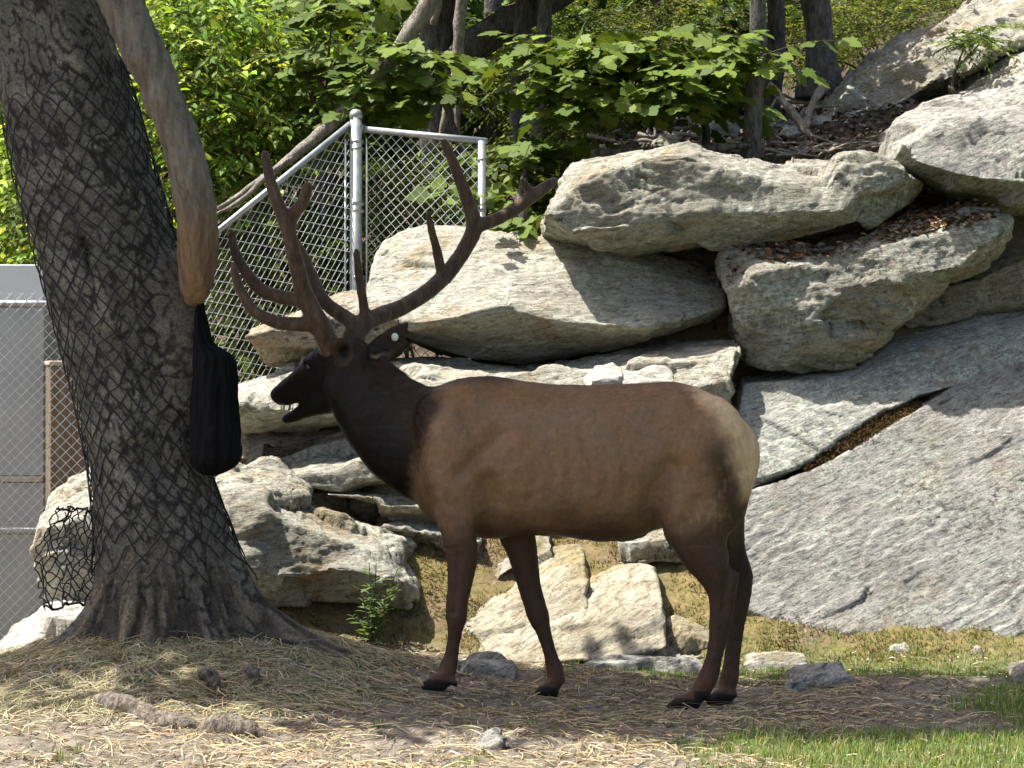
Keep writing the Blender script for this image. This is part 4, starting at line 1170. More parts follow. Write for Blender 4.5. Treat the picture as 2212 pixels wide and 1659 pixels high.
    ora = smooth(2.45, 2.0, h + 0.25 * fbm(v * 4, 3, 57))
    col = np.array([0.17, 0.148, 0.115]) * (1 - ora[:, None]) + np.array([0.175, 0.108, 0.055]) * ora[:, None]
    streak = smooth(-0.1, 0.3, fbm(v * np.array([22, 22, 3]), 4, 58))
    col = col * (1 - 0.5 * streak[:, None]) + np.array([0.055, 0.038, 0.026]) * 0.5 * streak[:, None]
    kk = NT('bare_wood')
    at = kk.attr()
    vv = kk.coords(False, (1, 1, 0.18))
    cc = kk.mix(1.0, at, kk.ramp(kk.noise(vv, 70, 6, 0.7), [(0.3, 0.62), (0.7, 1.35)]), 'MULTIPLY')
    o = part('dead_stem', make_mesh('dead_stem', v, clean_faces(f), col), kk.done(cc, kk.bump(kk.noise(vv, 60, 5, 0.7), 0.5, 0.008), 0.7, 0.3), root)
    o['label'] = 'bare barkless dead stem, orange brown at its rounded foot'

    # roots that run out over the mound
    rm = bark_material('root_bark', (0.05, 0.042, 0.035), (0.20, 0.175, 0.14), 1.2, 0.6)
    sr = bark_material('old_root', (0.07, 0.055, 0.042), (0.27, 0.225, 0.175), 1.6, 0.6)
    def root_mesh(pts, name, mat=rm, label=None):
        s = spline(pts, 60)
        path = PA(s[:, [0, 1, 3]]); r = s[:, 2] / FPX * s[:, 3]
        v, f = tube(path, r, 18)
        v = v + 0.010 * np.stack([fbm(v * 11, 3, 60), fbm(v * 11, 3, 61), fbm(v * 11, 3, 62)], 1) + 0.006 * np.stack([fbm(v * 40, 2, 64), fbm(v * 40, 2, 65), fbm(v * 40, 2, 66)], 1)
        o = part(name, make_mesh(name, v, clean_faces(f)), mat, root)
        if label: o['label'] = label
    root_mesh([(200, 1512, 10, 9.2), (240, 1520, 24, 9.12), (285, 1533, 27, 9.05), (340, 1564, 30, 8.95), (400, 1575, 28, 8.9), (450, 1600, 12, 8.88)], 'surface_root', sr, 'weathered grey root breaking out of the straw')
    root_mesh([(415, 1604, 10, 8.85), (455, 1586, 32, 8.85), (490, 1572, 34, 8.82), (535, 1582, 26, 8.78), (590, 1600, 10, 8.75)], 'surface_root', sr, 'weathered grey root breaking out of the straw')
    root_mesh([(437, 1452, 12, 9.5), (455, 1462, 16, 9.45), (468, 1482, 12, 9.42), (476, 1496, 5, 9.42)], 'root_knee', rm)
    root_mesh([(533, 1444, 9, 9.55), (547, 1452, 12, 9.5), (552, 1470, 8, 9.5)], 'root_knee', rm)
    # limbs and crown overhead
    rng = np.random.default_rng(5)
    limbs = [[(-2.45, 10.3, 3.9), (-2.9, 10.1, 5.0), (-3.6, 9.8, 6.2)], [(-2.4, 10.3, 3.7), (-1.9, 9.8, 4.8), (-1.0, 9.5, 5.6)], [(-2.5, 10.3, 4.0), (-2.3, 9.6, 5.2), (-2.1, 9.2, 6.4)], [(-2.45, 10.2, 3.8), (-3.3, 9.6, 4.6), (-4.4, 9.3, 5.2)]]
    for L in limbs:
        s = spline(L, 24)
        part('limb', tube_mesh('limb', s, np.linspace(0.13, 0.03, 24), 10), MAT['bark'], root)
    return root

TREE_ROOT = build_tree()

def build_net():
    """black plastic netting: two families of strands wound round the trunk"""
    rng = np.random.default_rng(11)
    z0, z1 = 0.50, 3.05
    ncell = 24
    dth = 2 * np.pi / ncell
    rise = 0.050           # height gained while turning half a cell
    parts = []
    def jit(th, z):
        p = np.stack([np.cos(th) * 2.2, np.sin(th) * 2.2, z * 2.2], -1)
        return 0.045 * perlin(p, 7) + 0.05 * perlin(p * 2.4, 8), 0.03 * perlin(p, 9) + 0.03 * perlin(p * 2.4, 10)
    turns = (z1 - z0) / rise * dth / 2
    for s in (-1, 1):
        for i in range(ncell):
            # run along the strand; keep the bit that can be seen or nearly so
            n = int((z1 - z0) / rise * 2) + 1
            t = np.linspace(0, 1, n)
            z = z0 + (z1 - z0) * t
            th = i * dth + s * turns * t + (0 if s > 0 else 0)
            zl = z.copy()
            ja, jb = jit(th, z)
            slack = 0.012 + 0.01 * np.clip(perlin(np.stack([np.cos(th) * 3, np.sin(th) * 3, z * 3], -1), 12), 0, 1)
            top = 2.80 + 0.16 * np.sin(th * 1 + 2.2) + 0.1 * perlin(np.stack([np.cos(th) * 2, np.sin(th) * 2, z * 0], -1), 15)
            keep = (z < top) & (z > z0 + rng.uniform(0, 0.22))
            pts = trunk_surface(th + ja, z + jb, slack)[keep]
            if len(pts) < 3: continue
            parts.append(tube(pts, 0.0036, 5))
    v, f = joined(parts)
    root = thing('netting', 'black diamond mesh netting stretched round the leaning tree trunk', 'netting', (TREE[0], TREE[1] - 0.4, 0.5))
    o = part('net_mesh', make_mesh('net_mesh', v, clean_faces(f)), MAT['net'], root)
    o['kind'] = 'stuff'
    # loose crumpled flap on the left
    parts = []
    nu, nv = 9, 9
    U, V = np.meshgrid(np.linspace(0, 1, nu), np.linspace(0, 1, nv), indexing='ij')
    def flap(a, b):
        q = np.stack([a * 3, b * 3, a * 0], -1)
        u = 212 - 112 * a * (0.75 + 0.5 * np.sin(b * 2.6)) + 14 * perlin(q * 2.3, 3) + 6 * perlin(q * 6, 5)
        v = 1095 + 205 * b + 20 * a * b + 14 * perlin(q * 2.3, 4) + 7 * perlin(q * 6, 6)
        Y = 10.22 - 0.05 * a + 0.10 * perlin(q * 1.6, 9)
        return PA(np.stack([u, v, Y], -1))
    for s in (0, 1):
        for c in np.linspace(-1, 1, 17):
            t = np.linspace(0, 1, 26)
            a = t; b = c + t if s == 0 else c + 1 - t
            ok = (b >= 0) & (b <= 1)
            if ok.sum() < 4: continue
            parts.append(tube(flap(a[ok], b[ok]), 0.0034, 5))
    for bb in (0.02, 0.98):
        t = np.linspace(0, 1, 26)
        parts.append(tube(flap(t, np.full(26, bb)), 0.006, 5))
    v, f = joined(parts)
    o = part('net_flap', make_mesh('net_flap', v, clean_faces(f)), MAT['net'], root)
    o['kind'] = 'stuff'; o['label'] = 'loose crumpled flap of netting hanging off the trunk'
build_net()

def build_bag():
    st = np.array([  # v, left u, right u, depth
        (655, 428, 440, 0.02), (690, 424, 446, 0.035), (740, 420, 462, 0.05), (768, 420, 500, 0.065), (800, 418, 508, 0.075), (850, 416, 511, 0.08), (900, 414, 514, 0.085), (950, 412, 520, 0.09), (985, 412, 523, 0.09), (1005, 418, 512, 0.075), (1018, 428, 490, 0.05), (1026, 440, 468, 0.025)], float)
    s = spline(st, 120)
    a = np.linspace(0, 2 * np.pi, 90, endpoint=False)
    rings = []
    for v, l, r, d in s:
        Y = 9.98
        k = Y / FPX
        c = np.array(P((l + r) / 2, v, Y)); w = (r - l) / 2 * k
        t = (v - 655) / 370
        qa = np.stack([np.cos(a) * 1.6 + 0.7 * t, np.sin(a) * 1.6, np.full(90, 1.3 * t)], 1)
        fold = 0.030 * (0.35 - np.abs(perlin(qa * 1.5, 3))) + 0.012 * perlin(qa * 2.6 + 5, 4) + 0.003 * perlin(qa * np.array([7, 7, 2.0]), 6)
        fold = fold * (0.4 + 0.8 * np.sin(np.pi * min(1, t * 0.9 + 0.1)))
        rings.append(np.stack([c[0] + (w + fold * 0.7) * np.cos(a), Y + (d + fold) * np.sin(a), np.full(90, c[2])], 1))
    rings = np.array(rings)
    p = rings.reshape(-1, 3)
    dz = 0.006 * fbm(p * 12, 3, 5)
    rings[:, :, 1] += (dz * 1.6).reshape(rings.shape[:2]); rings[:, :, 0] += (0.006 * fbm(p * 10, 3, 6)).reshape(rings.shape[:2])
    v, f = loft(rings)
    base = np.array(P(465, 1020, 9.98))
    root = thing('black_bag', 'black cloth bag hanging against the side of the netted tree', 'bag', base)
    k = NT('black_cloth')
    m = k.done((0.0035, 0.0035, 0.0045), k.bump(k.noise(k.coords(False), 220, 3), 0.2, 0.002), 0.75, 0.12)
    part('cloth', make_mesh('cloth', v, clean_faces(f)), m, root)
    s = spline([(436, 668, 9.98), (433, 650, 9.99), (424, 640, 10.02), (405, 646, 10.03)], 20)
    part('tie_cord', tube_mesh('tie_cord', PA(s), 0.008, 8), MAT['net'], root)
build_bag()
# ------------------------------------------------------------------ chain link fences
def lattice(A, B, hA, hB, cell=0.066, r=0.0022):
    """diamond mesh between two upright ends: A, B lower ends (3d), hA, hB their heights"""
    A = np.array(A, float); B = np.array(B, float)
    L = np.hypot(B[0] - A[0], B[1] - A[1])
    dirx = (B - A) / L                      # rises with the slope
    nrm = np.array([-(B - A)[1], (B - A)[0], 0]) / L
    H = max(hA, hB)
    parts = []
    for s in (-1, 1):
        for c in np.arange(-H - cell, L + H + cell, cell):
            n = max(4, int(H / (cell / 2)) + 1)
            t = np.linspace(0, H, n)
            x = c + s * t + (0 if s > 0 else 0)
            top = hA + (hB - hA) * np.clip(x / L, 0, 1)
            ok = (x >= 0) & (x <= L) & (t <= top)
            if ok.sum() < 2: continue
            bow = 0.003 * np.where(np.arange(n) % 2 == 0, 1, -1) * s
            p = A + dirx * x[:, None] + np.array([0, 0, 1.0]) * t[:, None] + nrm * bow[:, None]
            parts.append(tube(p[ok], r, 4, cap=False))
    return joined(parts)

def pipe(a, b, r, sides=16):
    return tube(np.array([a, b], float), r, sides)

def ring_band(c, r, h):
    a = np.array([c[0], c[1], c[2] - h / 2]); b = np.array([c[0], c[1], c[2] + h / 2])
    return tube(np.array([a, b]), r, 18)

def build_fences():
    g = MAT['galv']
    FY = 13.4
    root = thing('chain_link_fence', 'galvanised chain link fence corner with sloping top rail behind the antlers', 'fence', P(770, 700, FY))
    base_z = 0.6
    top = np.array(P(769, 252, FY)); bot = np.array([top[0], top[1], base_z])
    v, f = pipe(bot, top, 0.037, 20); pp = part('post', make_mesh('post', v, clean_faces(f)), g, root)
    # domed cap
    a = np.linspace(0, 2 * np.pi, 20, endpoint=False)
    cap = np.array([np.stack([top[0] + r * np.cos(a), top[1] + r * np.sin(a), np.full(20, top[2] + dz)], 1) for r, dz in ((0.041, -0.01), (0.041, 0.012), (0.036, 0.03), (0.022, 0.042), (0.006, 0.046))])
    v, f = loft(cap); me = make_mesh('post_cap', v, clean_faces(f)); subpart('post_cap', me, g, pp, root)
    # right end post
    RY = 13.1
    rt = np.array(P(1041, 305, RY))
    v, f = pipe([rt[0], rt[1], 0.9], rt, 0.024, 16); pr = part('post', make_mesh('post', v, clean_faces(f)), g, root)
    # left end post hidden by the tree
    LY = 13.0
    lt = np.array(P(262, 668, LY))
    v, f = pipe([lt[0], lt[1], 0.3], lt, 0.030, 16); part('post', make_mesh('post', v, clean_faces(f)), g, root)
    # rails
    r1 = (np.array(P(1052, 305, RY)), np.array(P(785, 279, FY)))
    v, f = pipe(r1[0], r1[1], 0.0195); part('top_rail', make_mesh('top_rail', v, clean_faces(f)), g, root)
    r2 = (np.array(P(262, 668, LY)), np.array(P(757, 268, FY)))
    v, f = pipe(r2[0], r2[1], 0.0195); part('top_rail', make_mesh('top_rail', v, clean_faces(f)), g, root)
    for (c, r, h) in ((np.array(P(771, 306, FY)), 0.042, 0.022), (np.array(P(771, 322, FY)), 0.042, 0.018), (np.array(P(772, 440, FY)), 0.042, 0.022), (np.array(P(772, 456, FY)), 0.042, 0.016), (np.array(P(773, 600, FY)), 0.042, 0.02), (np.array(P(1041, 345, RY)), 0.028, 0.02), (np.array(P(1041, 455, RY)), 0.028, 0.02)):
        v, f = ring_band(c, r, h)
        subpart('tension_band', make_mesh('tension_band', v, clean_faces(f)), g, pp if r > 0.03 else pr, root)
    for (u, vv, Y) in ((770, 268, FY),):
        v, f = tube(np.array([P(757, 268, FY), P(785, 279, FY)]), 0.028, 14)
        part('rail_clamp', make_mesh('rail_clamp', v, clean_faces(f)), g, root)
    # bars that hold the mesh ends
    for du in (-24, 22):
        p0 = np.array(P(770 + du, 300, FY - 0.02))
        v, f = pipe([p0[0], p0[1], 0.7], p0, 0.007, 6); part('tension_bar', make_mesh('tension_bar', v, clean_faces(f)), g, root)
    # mesh panels: the left one slopes with its rail
    H = 1.95
    A = r2[0] - np.array([0, 0, H]); B = r2[1] - np.array([0, 0, H])
    v, f = lattice(A, B, H - 0.02, H - 0.02)
    o = part('wire_mesh', make_mesh('wire_mesh', v, f), MAT['wire'], root); o['kind'] = 'stuff'
    H = 1.35
    A = r1[1] - np.array([0, 0, H]); B = np.array([rt[0], rt[1], r1[0][2] - H])
    v, f = lattice(A, B, H - 0.02, H - 0.02)
    o = part('wire_mesh', make_mesh('wire_mesh', v, f), MAT['wire'], root); o['kind'] = 'stuff'

    # the low run left of the tree
    Y = 12.9
    root = thing('chain_link_fence', 'low chain link fence with two rails in front of the grey shed', 'fence', P(40, 1300, Y))
    for (vv, u1) in ((655, 250), (1146, 230)):
        a = np.array(P(-140, vv, Y)); b = np.array(P(u1, vv + 3, Y))
        v, f = pipe(a, b, 0.021); part('rail', make_mesh('rail', v, clean_faces(f)), g, root)
    z = P(0, 655, Y)[2]
    x0, x1 = P(-140, 0, Y)[0], P(250, 0, Y)[0]
    v, f = lattice((x0, Y - 0.025, z - 2.1), (x1, Y - 0.025, z - 2.1), 2.16, 2.16, r=0.0024)
    o = part('wire_mesh', make_mesh('wire_mesh', v, f), MAT['wire'], root); o['kind'] = 'stuff'
    for uu in (-120, 236):
        p0 = np.array(P(uu, 655, Y))
        v, f = pipe([p0[0], p0[1], -0.1], p0, 0.024); part('post', make_mesh('post', v, clean_faces(f)), g, root)

    # grey shed panel behind it
    SY = 13.5
    k = NT('shed_metal')
    vv = k.coords(False)
    c = k.ramp(k.noise(vv, 2.5, 5, 0.6), [(0.3, (0.29, 0.305, 0.31)), (0.7, (0.40, 0.415, 0.42))])
    k.b.inputs['Metallic'].default_value = 0.15
    sm = k.done(c, k.bump(k.noise(vv, 8, 4, 0.6), 0.12, 0.02), 0.38, 0.5)
    root = thing('metal_shed', 'grey sheet metal shed end behind the low chain link fence', 'shed', P(0, 1380, SY))
    xl, xr = P(-420, 0, SY)[0], P(95, 0, SY)[0]
    zt = P(0, 572, SY)[2]; zs = P(0, 1035, SY)[2]; zr = P(0, 655, SY)[2]
    def slab(name, z0, z1, y, mat, x0=xl, x1=xr, dep=0.9, lab=None):
        v, f = box(((x0 + x1) / 2, y + dep / 2, (z0 + z1) / 2), (x1 - x0, dep, z1 - z0))
        o = part(name, make_mesh(name, v, f, shade=False), mat, root)
        b = o.modifiers.new('b', 'BEVEL'); b.width = 0.006; b.segments = 2
        if lab: o['label'] = lab
    slab('upper_panel', zr - 0.02, zt, SY - 0.03, plain('shed_white', (0.60, 0.62, 0.64), 0.5, 0.4, 0, 0.03), lab='pale top panel of the shed')  # paler than the side panels below it
    slab('side_panel', zs + 0.02, zr - 0.025, SY, sm)
    slab('side_panel', -0.2, zs - 0.02, SY, sm)
    slab('trim_strip', zs - 0.018, zs + 0.018, SY - 0.012, plain('trim_beige', (0.42, 0.38, 0.30), 0.6), lab='beige trim strip across the shed')

    # wooden post
    WY = 13.25
    root = thing('wooden_post', 'weathered square timber post between the shed and the tree', 'post', P(138, 1380, WY))
    k = NT('post_timber')
    v2 = k.coords(False, (1, 1, 0.08))
    c = k.ramp(k.noise(v2, 40, 6, 0.7), [(0.3, (0.12, 0.085, 0.055)), (0.7, (0.27, 0.205, 0.14))])
    m = k.done(c, k.bump(k.noise(v2, 60, 5), 0.5, 0.01), 0.85, 0.2)
    c0 = np.array(P(138, 1000, WY)); zt = P(0, 790, WY)[2]
    v, f = box((c0[0], WY + 0.1, (zt - 0.2) / 2), (0.235, 0.2, zt + 0.2), 0.35)
    o = part('timber', make_mesh('timber', v, f, shade=False), m, root); b = o.modifiers.new('b', 'BEVEL'); b.width = 0.012; b.segments = 2
    v, f = box((c0[0], WY + 0.1, zt + 0.015), (0.25, 0.215, 0.03), 0.35)
    o = part('end_grain_top', make_mesh('end_grain_top', v, f, shade=False), plain('end_grain', (0.46, 0.38, 0.27), 0.8), root)
    b = o.modifiers.new('b', 'BEVEL'); b.width = 0.008; b.segments = 2
build_fences()
# ------------------------------------------------------------------ leaves
LANCE_V = np.array([[0, 0, 0], [0.3, 0.15, 0.03], [0.3, 0, -0.02], [0.3, -0.15, 0.03], [0.68, 0.12, -0.03], [0.68, 0, -0.07], [0.68, -0.12, -0.03], [1, 0, -0.20]])
LANCE_F = np.array([[0, 2, 1], [0, 3, 2], [1, 2, 5], [1, 5, 4], [2, 3, 6], [2, 6, 5], [4, 5, 7], [5, 6, 7]])
OVAL_V = LANCE_V * np.array([1, 1.35, 1.0])
BROAD_V = LANCE_V * np.array([1, 1.75, 1.0])
def _maple():
    half = [(0.0, 0.0), (-0.06, 0.16), (0.02, 0.34), (0.16, 0.30), (0.22, 0.52), (0.40, 0.42), (0.52, 0.50), (0.55, 0.26), (0.74, 0.24), (1.0, 0.0)]
    v = [(x, y, -0.28 * y * y - 0.12 * x * x + 0.10 * y) for x, y in half]
    v += [(x, -y, -0.28 * y * y - 0.12 * x * x + 0.10 * y) for x, y in half[1:-1]]
    n = len(half)
    up = list(range(n)); dn = [0] + list(range(n, n + n - 2)) + [n - 1]
    v.append((0.38, 0, -0.03)); c = len(v) - 1
    f = [(c, up[i + 1], up[i]) for i in range(n - 1)] + [(c, dn[i], dn[i + 1]) for i in range(n - 1)]
    return np.array(v, float), np.array(f)
MAPLE_V, MAPLE_F = _maple()

def leaf_frames(pos, direc, up, rng, tilt=0.5):
    d = direc / (np.linalg.norm(direc, axis=1)[:, None] + 1e-9)
    n = up + tilt * rng.normal(size=pos.shape)
    s = np.cross(n, d); s /= np.linalg.norm(s, axis=1)[:, None] + 1e-9
    n = np.cross(d, s)
    return d, s, n

def leaf_cloud(name, pos, direc, size, rng, colours, tv=LANCE_V, tf=LANCE_F, tilt=0.5, up=(0, 0, 1)):
    up = np.tile(np.array(up, float), (len(pos), 1))
    d, s, n = leaf_frames(pos, direc, up, rng, tilt)
    sz = np.asarray(size)[:, None, None]
    v = pos[:, None] + sz * (tv[None, :, 0:1] * d[:, None] + tv[None, :, 1:2] * s[:, None] + tv[None, :, 2:3] * n[:, None])
    f = tf[None] + (np.arange(len(pos)) * len(tv))[:, None, None]
    c = np.repeat(colours, len(tv), 0)
    return make_mesh(name, v.reshape(-1, 3), f.reshape(-1, tf.shape[1]), c)

def pick(rng, n, palette, var=0.18):
    pal = np.array(palette, float)
    c = pal[rng.integers(0, len(pal), n)]
    return np.clip(c * (1 + var * rng.normal(size=(n, 1))) * (1 + 0.07 * rng.normal(size=(n, 3))), 0.003, 0.95)

def sprays(rng, centres, n_leaf, length, droop=0.5, flat=0.4):
    """twigs that arch out of the centres, leaves set alternately along them"""
    n = len(centres)
    az = rng.uniform(0, 2 * np.pi, n)
    d0 = np.stack([np.cos(az), np.sin(az), rng.normal(0.25, flat, n)], 1)
    d0 /= np.linalg.norm(d0, axis=1)[:, None]
    L = length * rng.uniform(0.6, 1.3, n)
    t = np.linspace(0.12, 1, n_leaf)
    P0 = centres[:, None] + d0[:, None] * (L[:, None] * t[None])[:, :, None]
    P0[:, :, 2] -= droop * (L[:, None] * t[None] ** 2)
    tan = d0[:, None] - np.array([0, 0, 1.0]) * (2 * droop * t)[None, :, None]
    side = np.cross(d0, np.array([0, 0, 1.0])); side /= np.linalg.norm(side, axis=1)[:, None] + 1e-9
    alt = np.where(np.arange(n_leaf) % 2 == 0, 1.0, -1.0)
    dl = 0.65 * tan + 0.9 * alt[None, :, None] * side[:, None] - np.array([0, 0, 0.25])
    dl[:, -1] = tan[:, -1]
    twig = np.concatenate([centres[:, None], P0], 1)
    return P0.reshape(-1, 3), dl.reshape(-1, 3), twig

def twig_mesh(name, twigs, r=0.003):
    parts = [tube(t, np.linspace(r, r * 0.5, len(t)), 3, cap=False) for t in twigs]
    v, f = joined(parts)
    return make_mesh(name, v, f)

def in_blob(rng, n, blobs, shell=0.35):
    """points in ellipsoids given by u, v, Y, ru, rv, ry(m)"""
    w = np.array([b[3] * b[4] for b in blobs], float); w /= w.sum()
    k = rng.choice(len(blobs), n, p=w)
    b = np.array(blobs, float)[k]
    d = rng.normal(size=(n, 3)); d /= np.linalg.norm(d, axis=1)[:, None]
    r = rng.uniform(shell, 1, n)[:, None] ** 0.6
    d = d * r
    Y = b[:, 2] + d[:, 1] * b[:, 5]
    return PA(np.stack([b[:, 0] + d[:, 0] * b[:, 3], b[:, 1] + d[:, 2] * b[:, 4], Y], 1))

TWIG = bark_material('twig', (0.06, 0.045, 0.03), (0.17, 0.13, 0.09), 2.0, 0.2)
YELLOW = [(0.27, 0.38, 0.06), (0.20, 0.31, 0.05), (0.38, 0.46, 0.11), (0.13, 0.22, 0.035), (0.085, 0.15, 0.025)]
GREEN = [(0.11, 0.17, 0.028), (0.15, 0.21, 0.038), (0.08, 0.125, 0.022), (0.19, 0.245, 0.045)]
DARK = [(0.045, 0.075, 0.016), (0.065, 0.10, 0.022), (0.034, 0.058, 0.014)]
MAPLE = [(0.082, 0.128, 0.018), (0.105, 0.155, 0.024), (0.060, 0.098, 0.015), (0.14, 0.19, 0.03)]
HEM = [(0.18, 0.24, 0.035), (0.13, 0.19, 0.03), (0.23, 0.27, 0.05), (0.07, 0.11, 0.022)]

def shrub(name, label, blobs, n_twig, n_leaf, size, palette, seed, length=0.45, droop=0.45, mat='leaf', tv=LANCE_V, stems=5, cat='shrub', group=None, tilt=0.55):
    rng = np.random.default_rng(seed)
    cen = in_blob(rng, n_twig, blobs)
    pos, dl, tw = sprays(rng, cen, n_leaf, length, droop)
    b0 = np.array(blobs, float)
    base = np.array(P(b0[:, 0].mean(), b0[:, 1].mean(), b0[:, 2].mean()))
    base[2] = float(terrain(base[0:1], base[1:2])[0]) - 0.03
    root = thing(name, label, cat, base, group)
    cl = np.clip(pick(rng, n_twig, palette, 0.2).repeat(n_leaf, 0) * (1 + 0.16 * rng.normal(size=(n_twig * n_leaf, 1))), 0.004, 0.9)
    me = leaf_cloud('foliage', pos, dl, size * rng.uniform(0.65, 1.3, len(pos)), rng, cl, tv, LANCE_F, tilt)
    o = part('foliage', me, MAT[mat], root); o['kind'] = 'stuff'
    o = part('twigs', twig_mesh('twigs', tw), TWIG, root); o['kind'] = 'stuff'
    for i in range(stems):
        tgt = cen[rng.integers(0, n_twig)]
        st = base + np.array([rng.normal(0, 0.08), rng.normal(0, 0.08), 0])
        mid = (st + tgt) / 2 + rng.normal(0, 0.10, 3)
        part('stem', tube_mesh('stem', spline([st, mid, tgt], 14), np.linspace(0.016, 0.005, 14), 6), TWIG, root)
    return root

shrub('shrub', 'tall yellow green shrub beside the dead stem of the netted tree', [(420, 60, 15.2, 150, 120, 0.5), (400, 230, 15.0, 110, 130, 0.5), (460, 380, 15.1, 100, 120, 0.45)], 470, 9, 0.082, YELLOW, 1, tv=OVAL_V)
shrub('shrub', 'yellow green shrub above the sloping fence rail', [(610, 210, 15.4, 120, 110, 0.5), (560, 330, 15.3, 120, 110, 0.5), (650, 60, 15.8, 110, 90, 0.5)], 380, 9, 0.080, YELLOW + GREEN[:2], 2, tv=OVAL_V)
shrub('shrub', 'leafy green shrub seen through the sloping fence mesh', [(600, 530, 15.2, 140, 110, 0.5), (540, 680, 15.0, 110, 110, 0.45), (700, 620, 15.1, 90, 130, 0.45), (580, 780, 15.0, 140, 60, 0.4)], 560, 9, 0.078, GREEN + YELLOW[:2], 3, tv=OVAL_V)
shrub('shrub', 'green shrub with pale tips behind the fence post', [(840, 420, 15.6, 90, 90, 0.45), (900, 500, 15.4, 120, 90, 0.4), (1000, 420, 15.9, 70, 110, 0.4), (850, 600, 15.3, 90, 60, 0.35)], 520, 9, 0.075, GREEN + YELLOW[:1], 4)
shrub('shrub', 'yellow green shrub between the tree and the grey shed', [(60, 380, 15.0, 100, 110, 0.5), (100, 560, 14.8, 80, 110, 0.45), (125, 730, 14.6, 60, 70, 0.35), (20, 500, 15.2, 70, 60, 0.4)], 360, 9, 0.080, YELLOW + GREEN[:2], 5, tv=OVAL_V)
shrub('shrub', 'dark leafy bush beside the end of the fence', [(1110, 400, 14.2, 70, 90, 0.35), (1130, 470, 13.9, 60, 40, 0.25)], 170, 8, 0.085, GREEN[:2] + DARK, 6, mat='leaf_dark', tv=BROAD_V, stems=3)
shrub('hemlock', 'bright feathery hemlock between the upper trunks and the ledge', [(1850, 60, 18.5, 110, 90, 0.7), (1740, 90, 18.0, 60, 110, 0.5), (1900, 10, 18.8, 80, 50, 0.5), (2060, -10, 19.5, 130, 50, 0.5), (1950, 40, 17.3, 70, 40, 0.3)], 680, 12, 0.045, HEM, 7, 0.4, 0.3, tilt=0.8, cat='conifer')
shrub('hemlock', 'yellowish feathery hemlock under the maple leaves', [(1290, 265, 16.5, 100, 65, 0.5), (1220, 330, 16.2, 50, 50, 0.35)], 330, 12, 0.042, HEM, 8, 0.35, 0.3, tilt=0.8, cat='conifer')
shrub('hemlock', 'feathery hemlock behind the drooping dead branch', [(1130, 170, 18.0, 110, 100, 0.6), (1230, 50, 18.2, 130, 70, 0.6), (1440, 40, 18.4, 150, 60, 0.6)], 420, 12, 0.048, HEM + GREEN, 9, 0.4, 0.3, tilt=0.8, cat='conifer')

# far wood: each tree a trunk with a ragged crown
def forest_tree(label, u, vbase, Y, r_px, lean, crown, seed, palette, n_twig=260, size=0.12, flare=0.0, top=-300, limb=None, mat='leaf_dark', name='forest_tree', vend=None):
    rng = np.random.default_rng(seed)
    base = np.array(P(u, vbase, Y))
    root = thing(name, label, 'tree', base)
    vs = np.linspace(vbase + 25, top, 60)
    s = (vbase - vs) / (vbase - top)
    uu = u + lean * s + 9 * np.sin(s * 6 + seed)
    rad = r_px * (1 - 0.25 * s) * (1 + flare * np.exp(-np.clip(s, 0, 1) * 14)) / FPX * Y
    v, f = tube(PA(np.stack([uu, vs, np.full(60, Y)], 1)), rad, 22)
    v = v + 0.014 * np.stack([fbm(v * np.array([9, 9, 3]), 3, seed), fbm(v * np.array([9, 9, 3]), 3, seed + 1), 0 * v[:, 0]], 1) * (r_px / 30)
    part('trunk', make_mesh('trunk', v, clean_faces(f)), MAT['bark_forest'], root)
    if limb is not None:
        s2 = spline(limb, 30)
        v, f = tube(PA(s2[:, [0, 1, 3]]), s2[:, 2] / FPX * s2[:, 3], 14)
        v = v + 0.02 * np.stack([fbm(v * 6, 3, seed + 4), fbm(v * 6, 3, seed + 5), fbm(v * 6, 3, seed + 6)], 1)
        part('limb', make_mesh('limb', v, clean_faces(f)), MAT['bark_forest'], root)
    if crown:
        cen = in_blob(rng, n_twig, crown, 0.1)
        pos, dl, tw = sprays(rng, cen, 7, 0.55, 0.35, 0.3)
        cl = pick(rng, n_twig, palette, 0.2).repeat(7, 0)
        o = part('crown', leaf_cloud('crown', pos, dl, size * rng.uniform(0.7, 1.3, len(pos)), rng, cl, BROAD_V, LANCE_F, 0.5), MAT[mat], root)
        o['kind'] = 'stuff'
    return root

forest_tree('thick dark trunk behind the fence with a heavy side limb', 952, 420, 17.0, 46, 10, [(950, -180, 17.0, 380, 140, 1.4)], 21, DARK + GREEN[:1], 420, 0.14, top=-260,
            limb=[(960, 190, 40, 17.0), (1010, 110, 40, 16.9), (1090, 55, 34, 16.8), (1220, -15, 26, 16.7), (1330, -90, 18, 16.7)])
forest_tree('slim dark trunk behind the end of the fence, left of a pair', 1128, 380, 16.6, 21, 6, [(1120, -210, 16.8, 150, 90, 0.7)], 22, DARK, 140, 0.13)
forest_tree('slim grey trunk behind the end of the fence, right of a pair', 1172, 395, 16.2, 18, -4, [(1180, -200, 16.4, 150, 90, 0.7)], 23, DARK, 140, 0.13)
forest_tree('straight grey trunk rising behind the capping slab', 1630, 352, 13.55, 20.5, -4, [(1480, -330, 14.6, 420, 170, 0.9)], 24, GREEN, 340, 0.14)
forest_tree('dark straight trunk just behind the slim grey one', 1668, 215, 17.0, 21, 2, [(1400, -330, 16.8, 420, 150, 1.1)], 25, DARK, 400, 0.15)
forest_tree('curved thick trunk with flared roots on the slope', 1768, 190, 16.2, 32, -18, [(1480, -300, 16.4, 330, 150, 0.9)], 26, DARK, 480, 0.15, flare=0.75)
forest_tree('slim pale trunk deep in the wood behind the maple', 1420, 300, 19.5, 14, 8, [(1420, -120, 19.6, 220, 150, 1.0)], 27, GREEN + DARK, 220, 0.13)
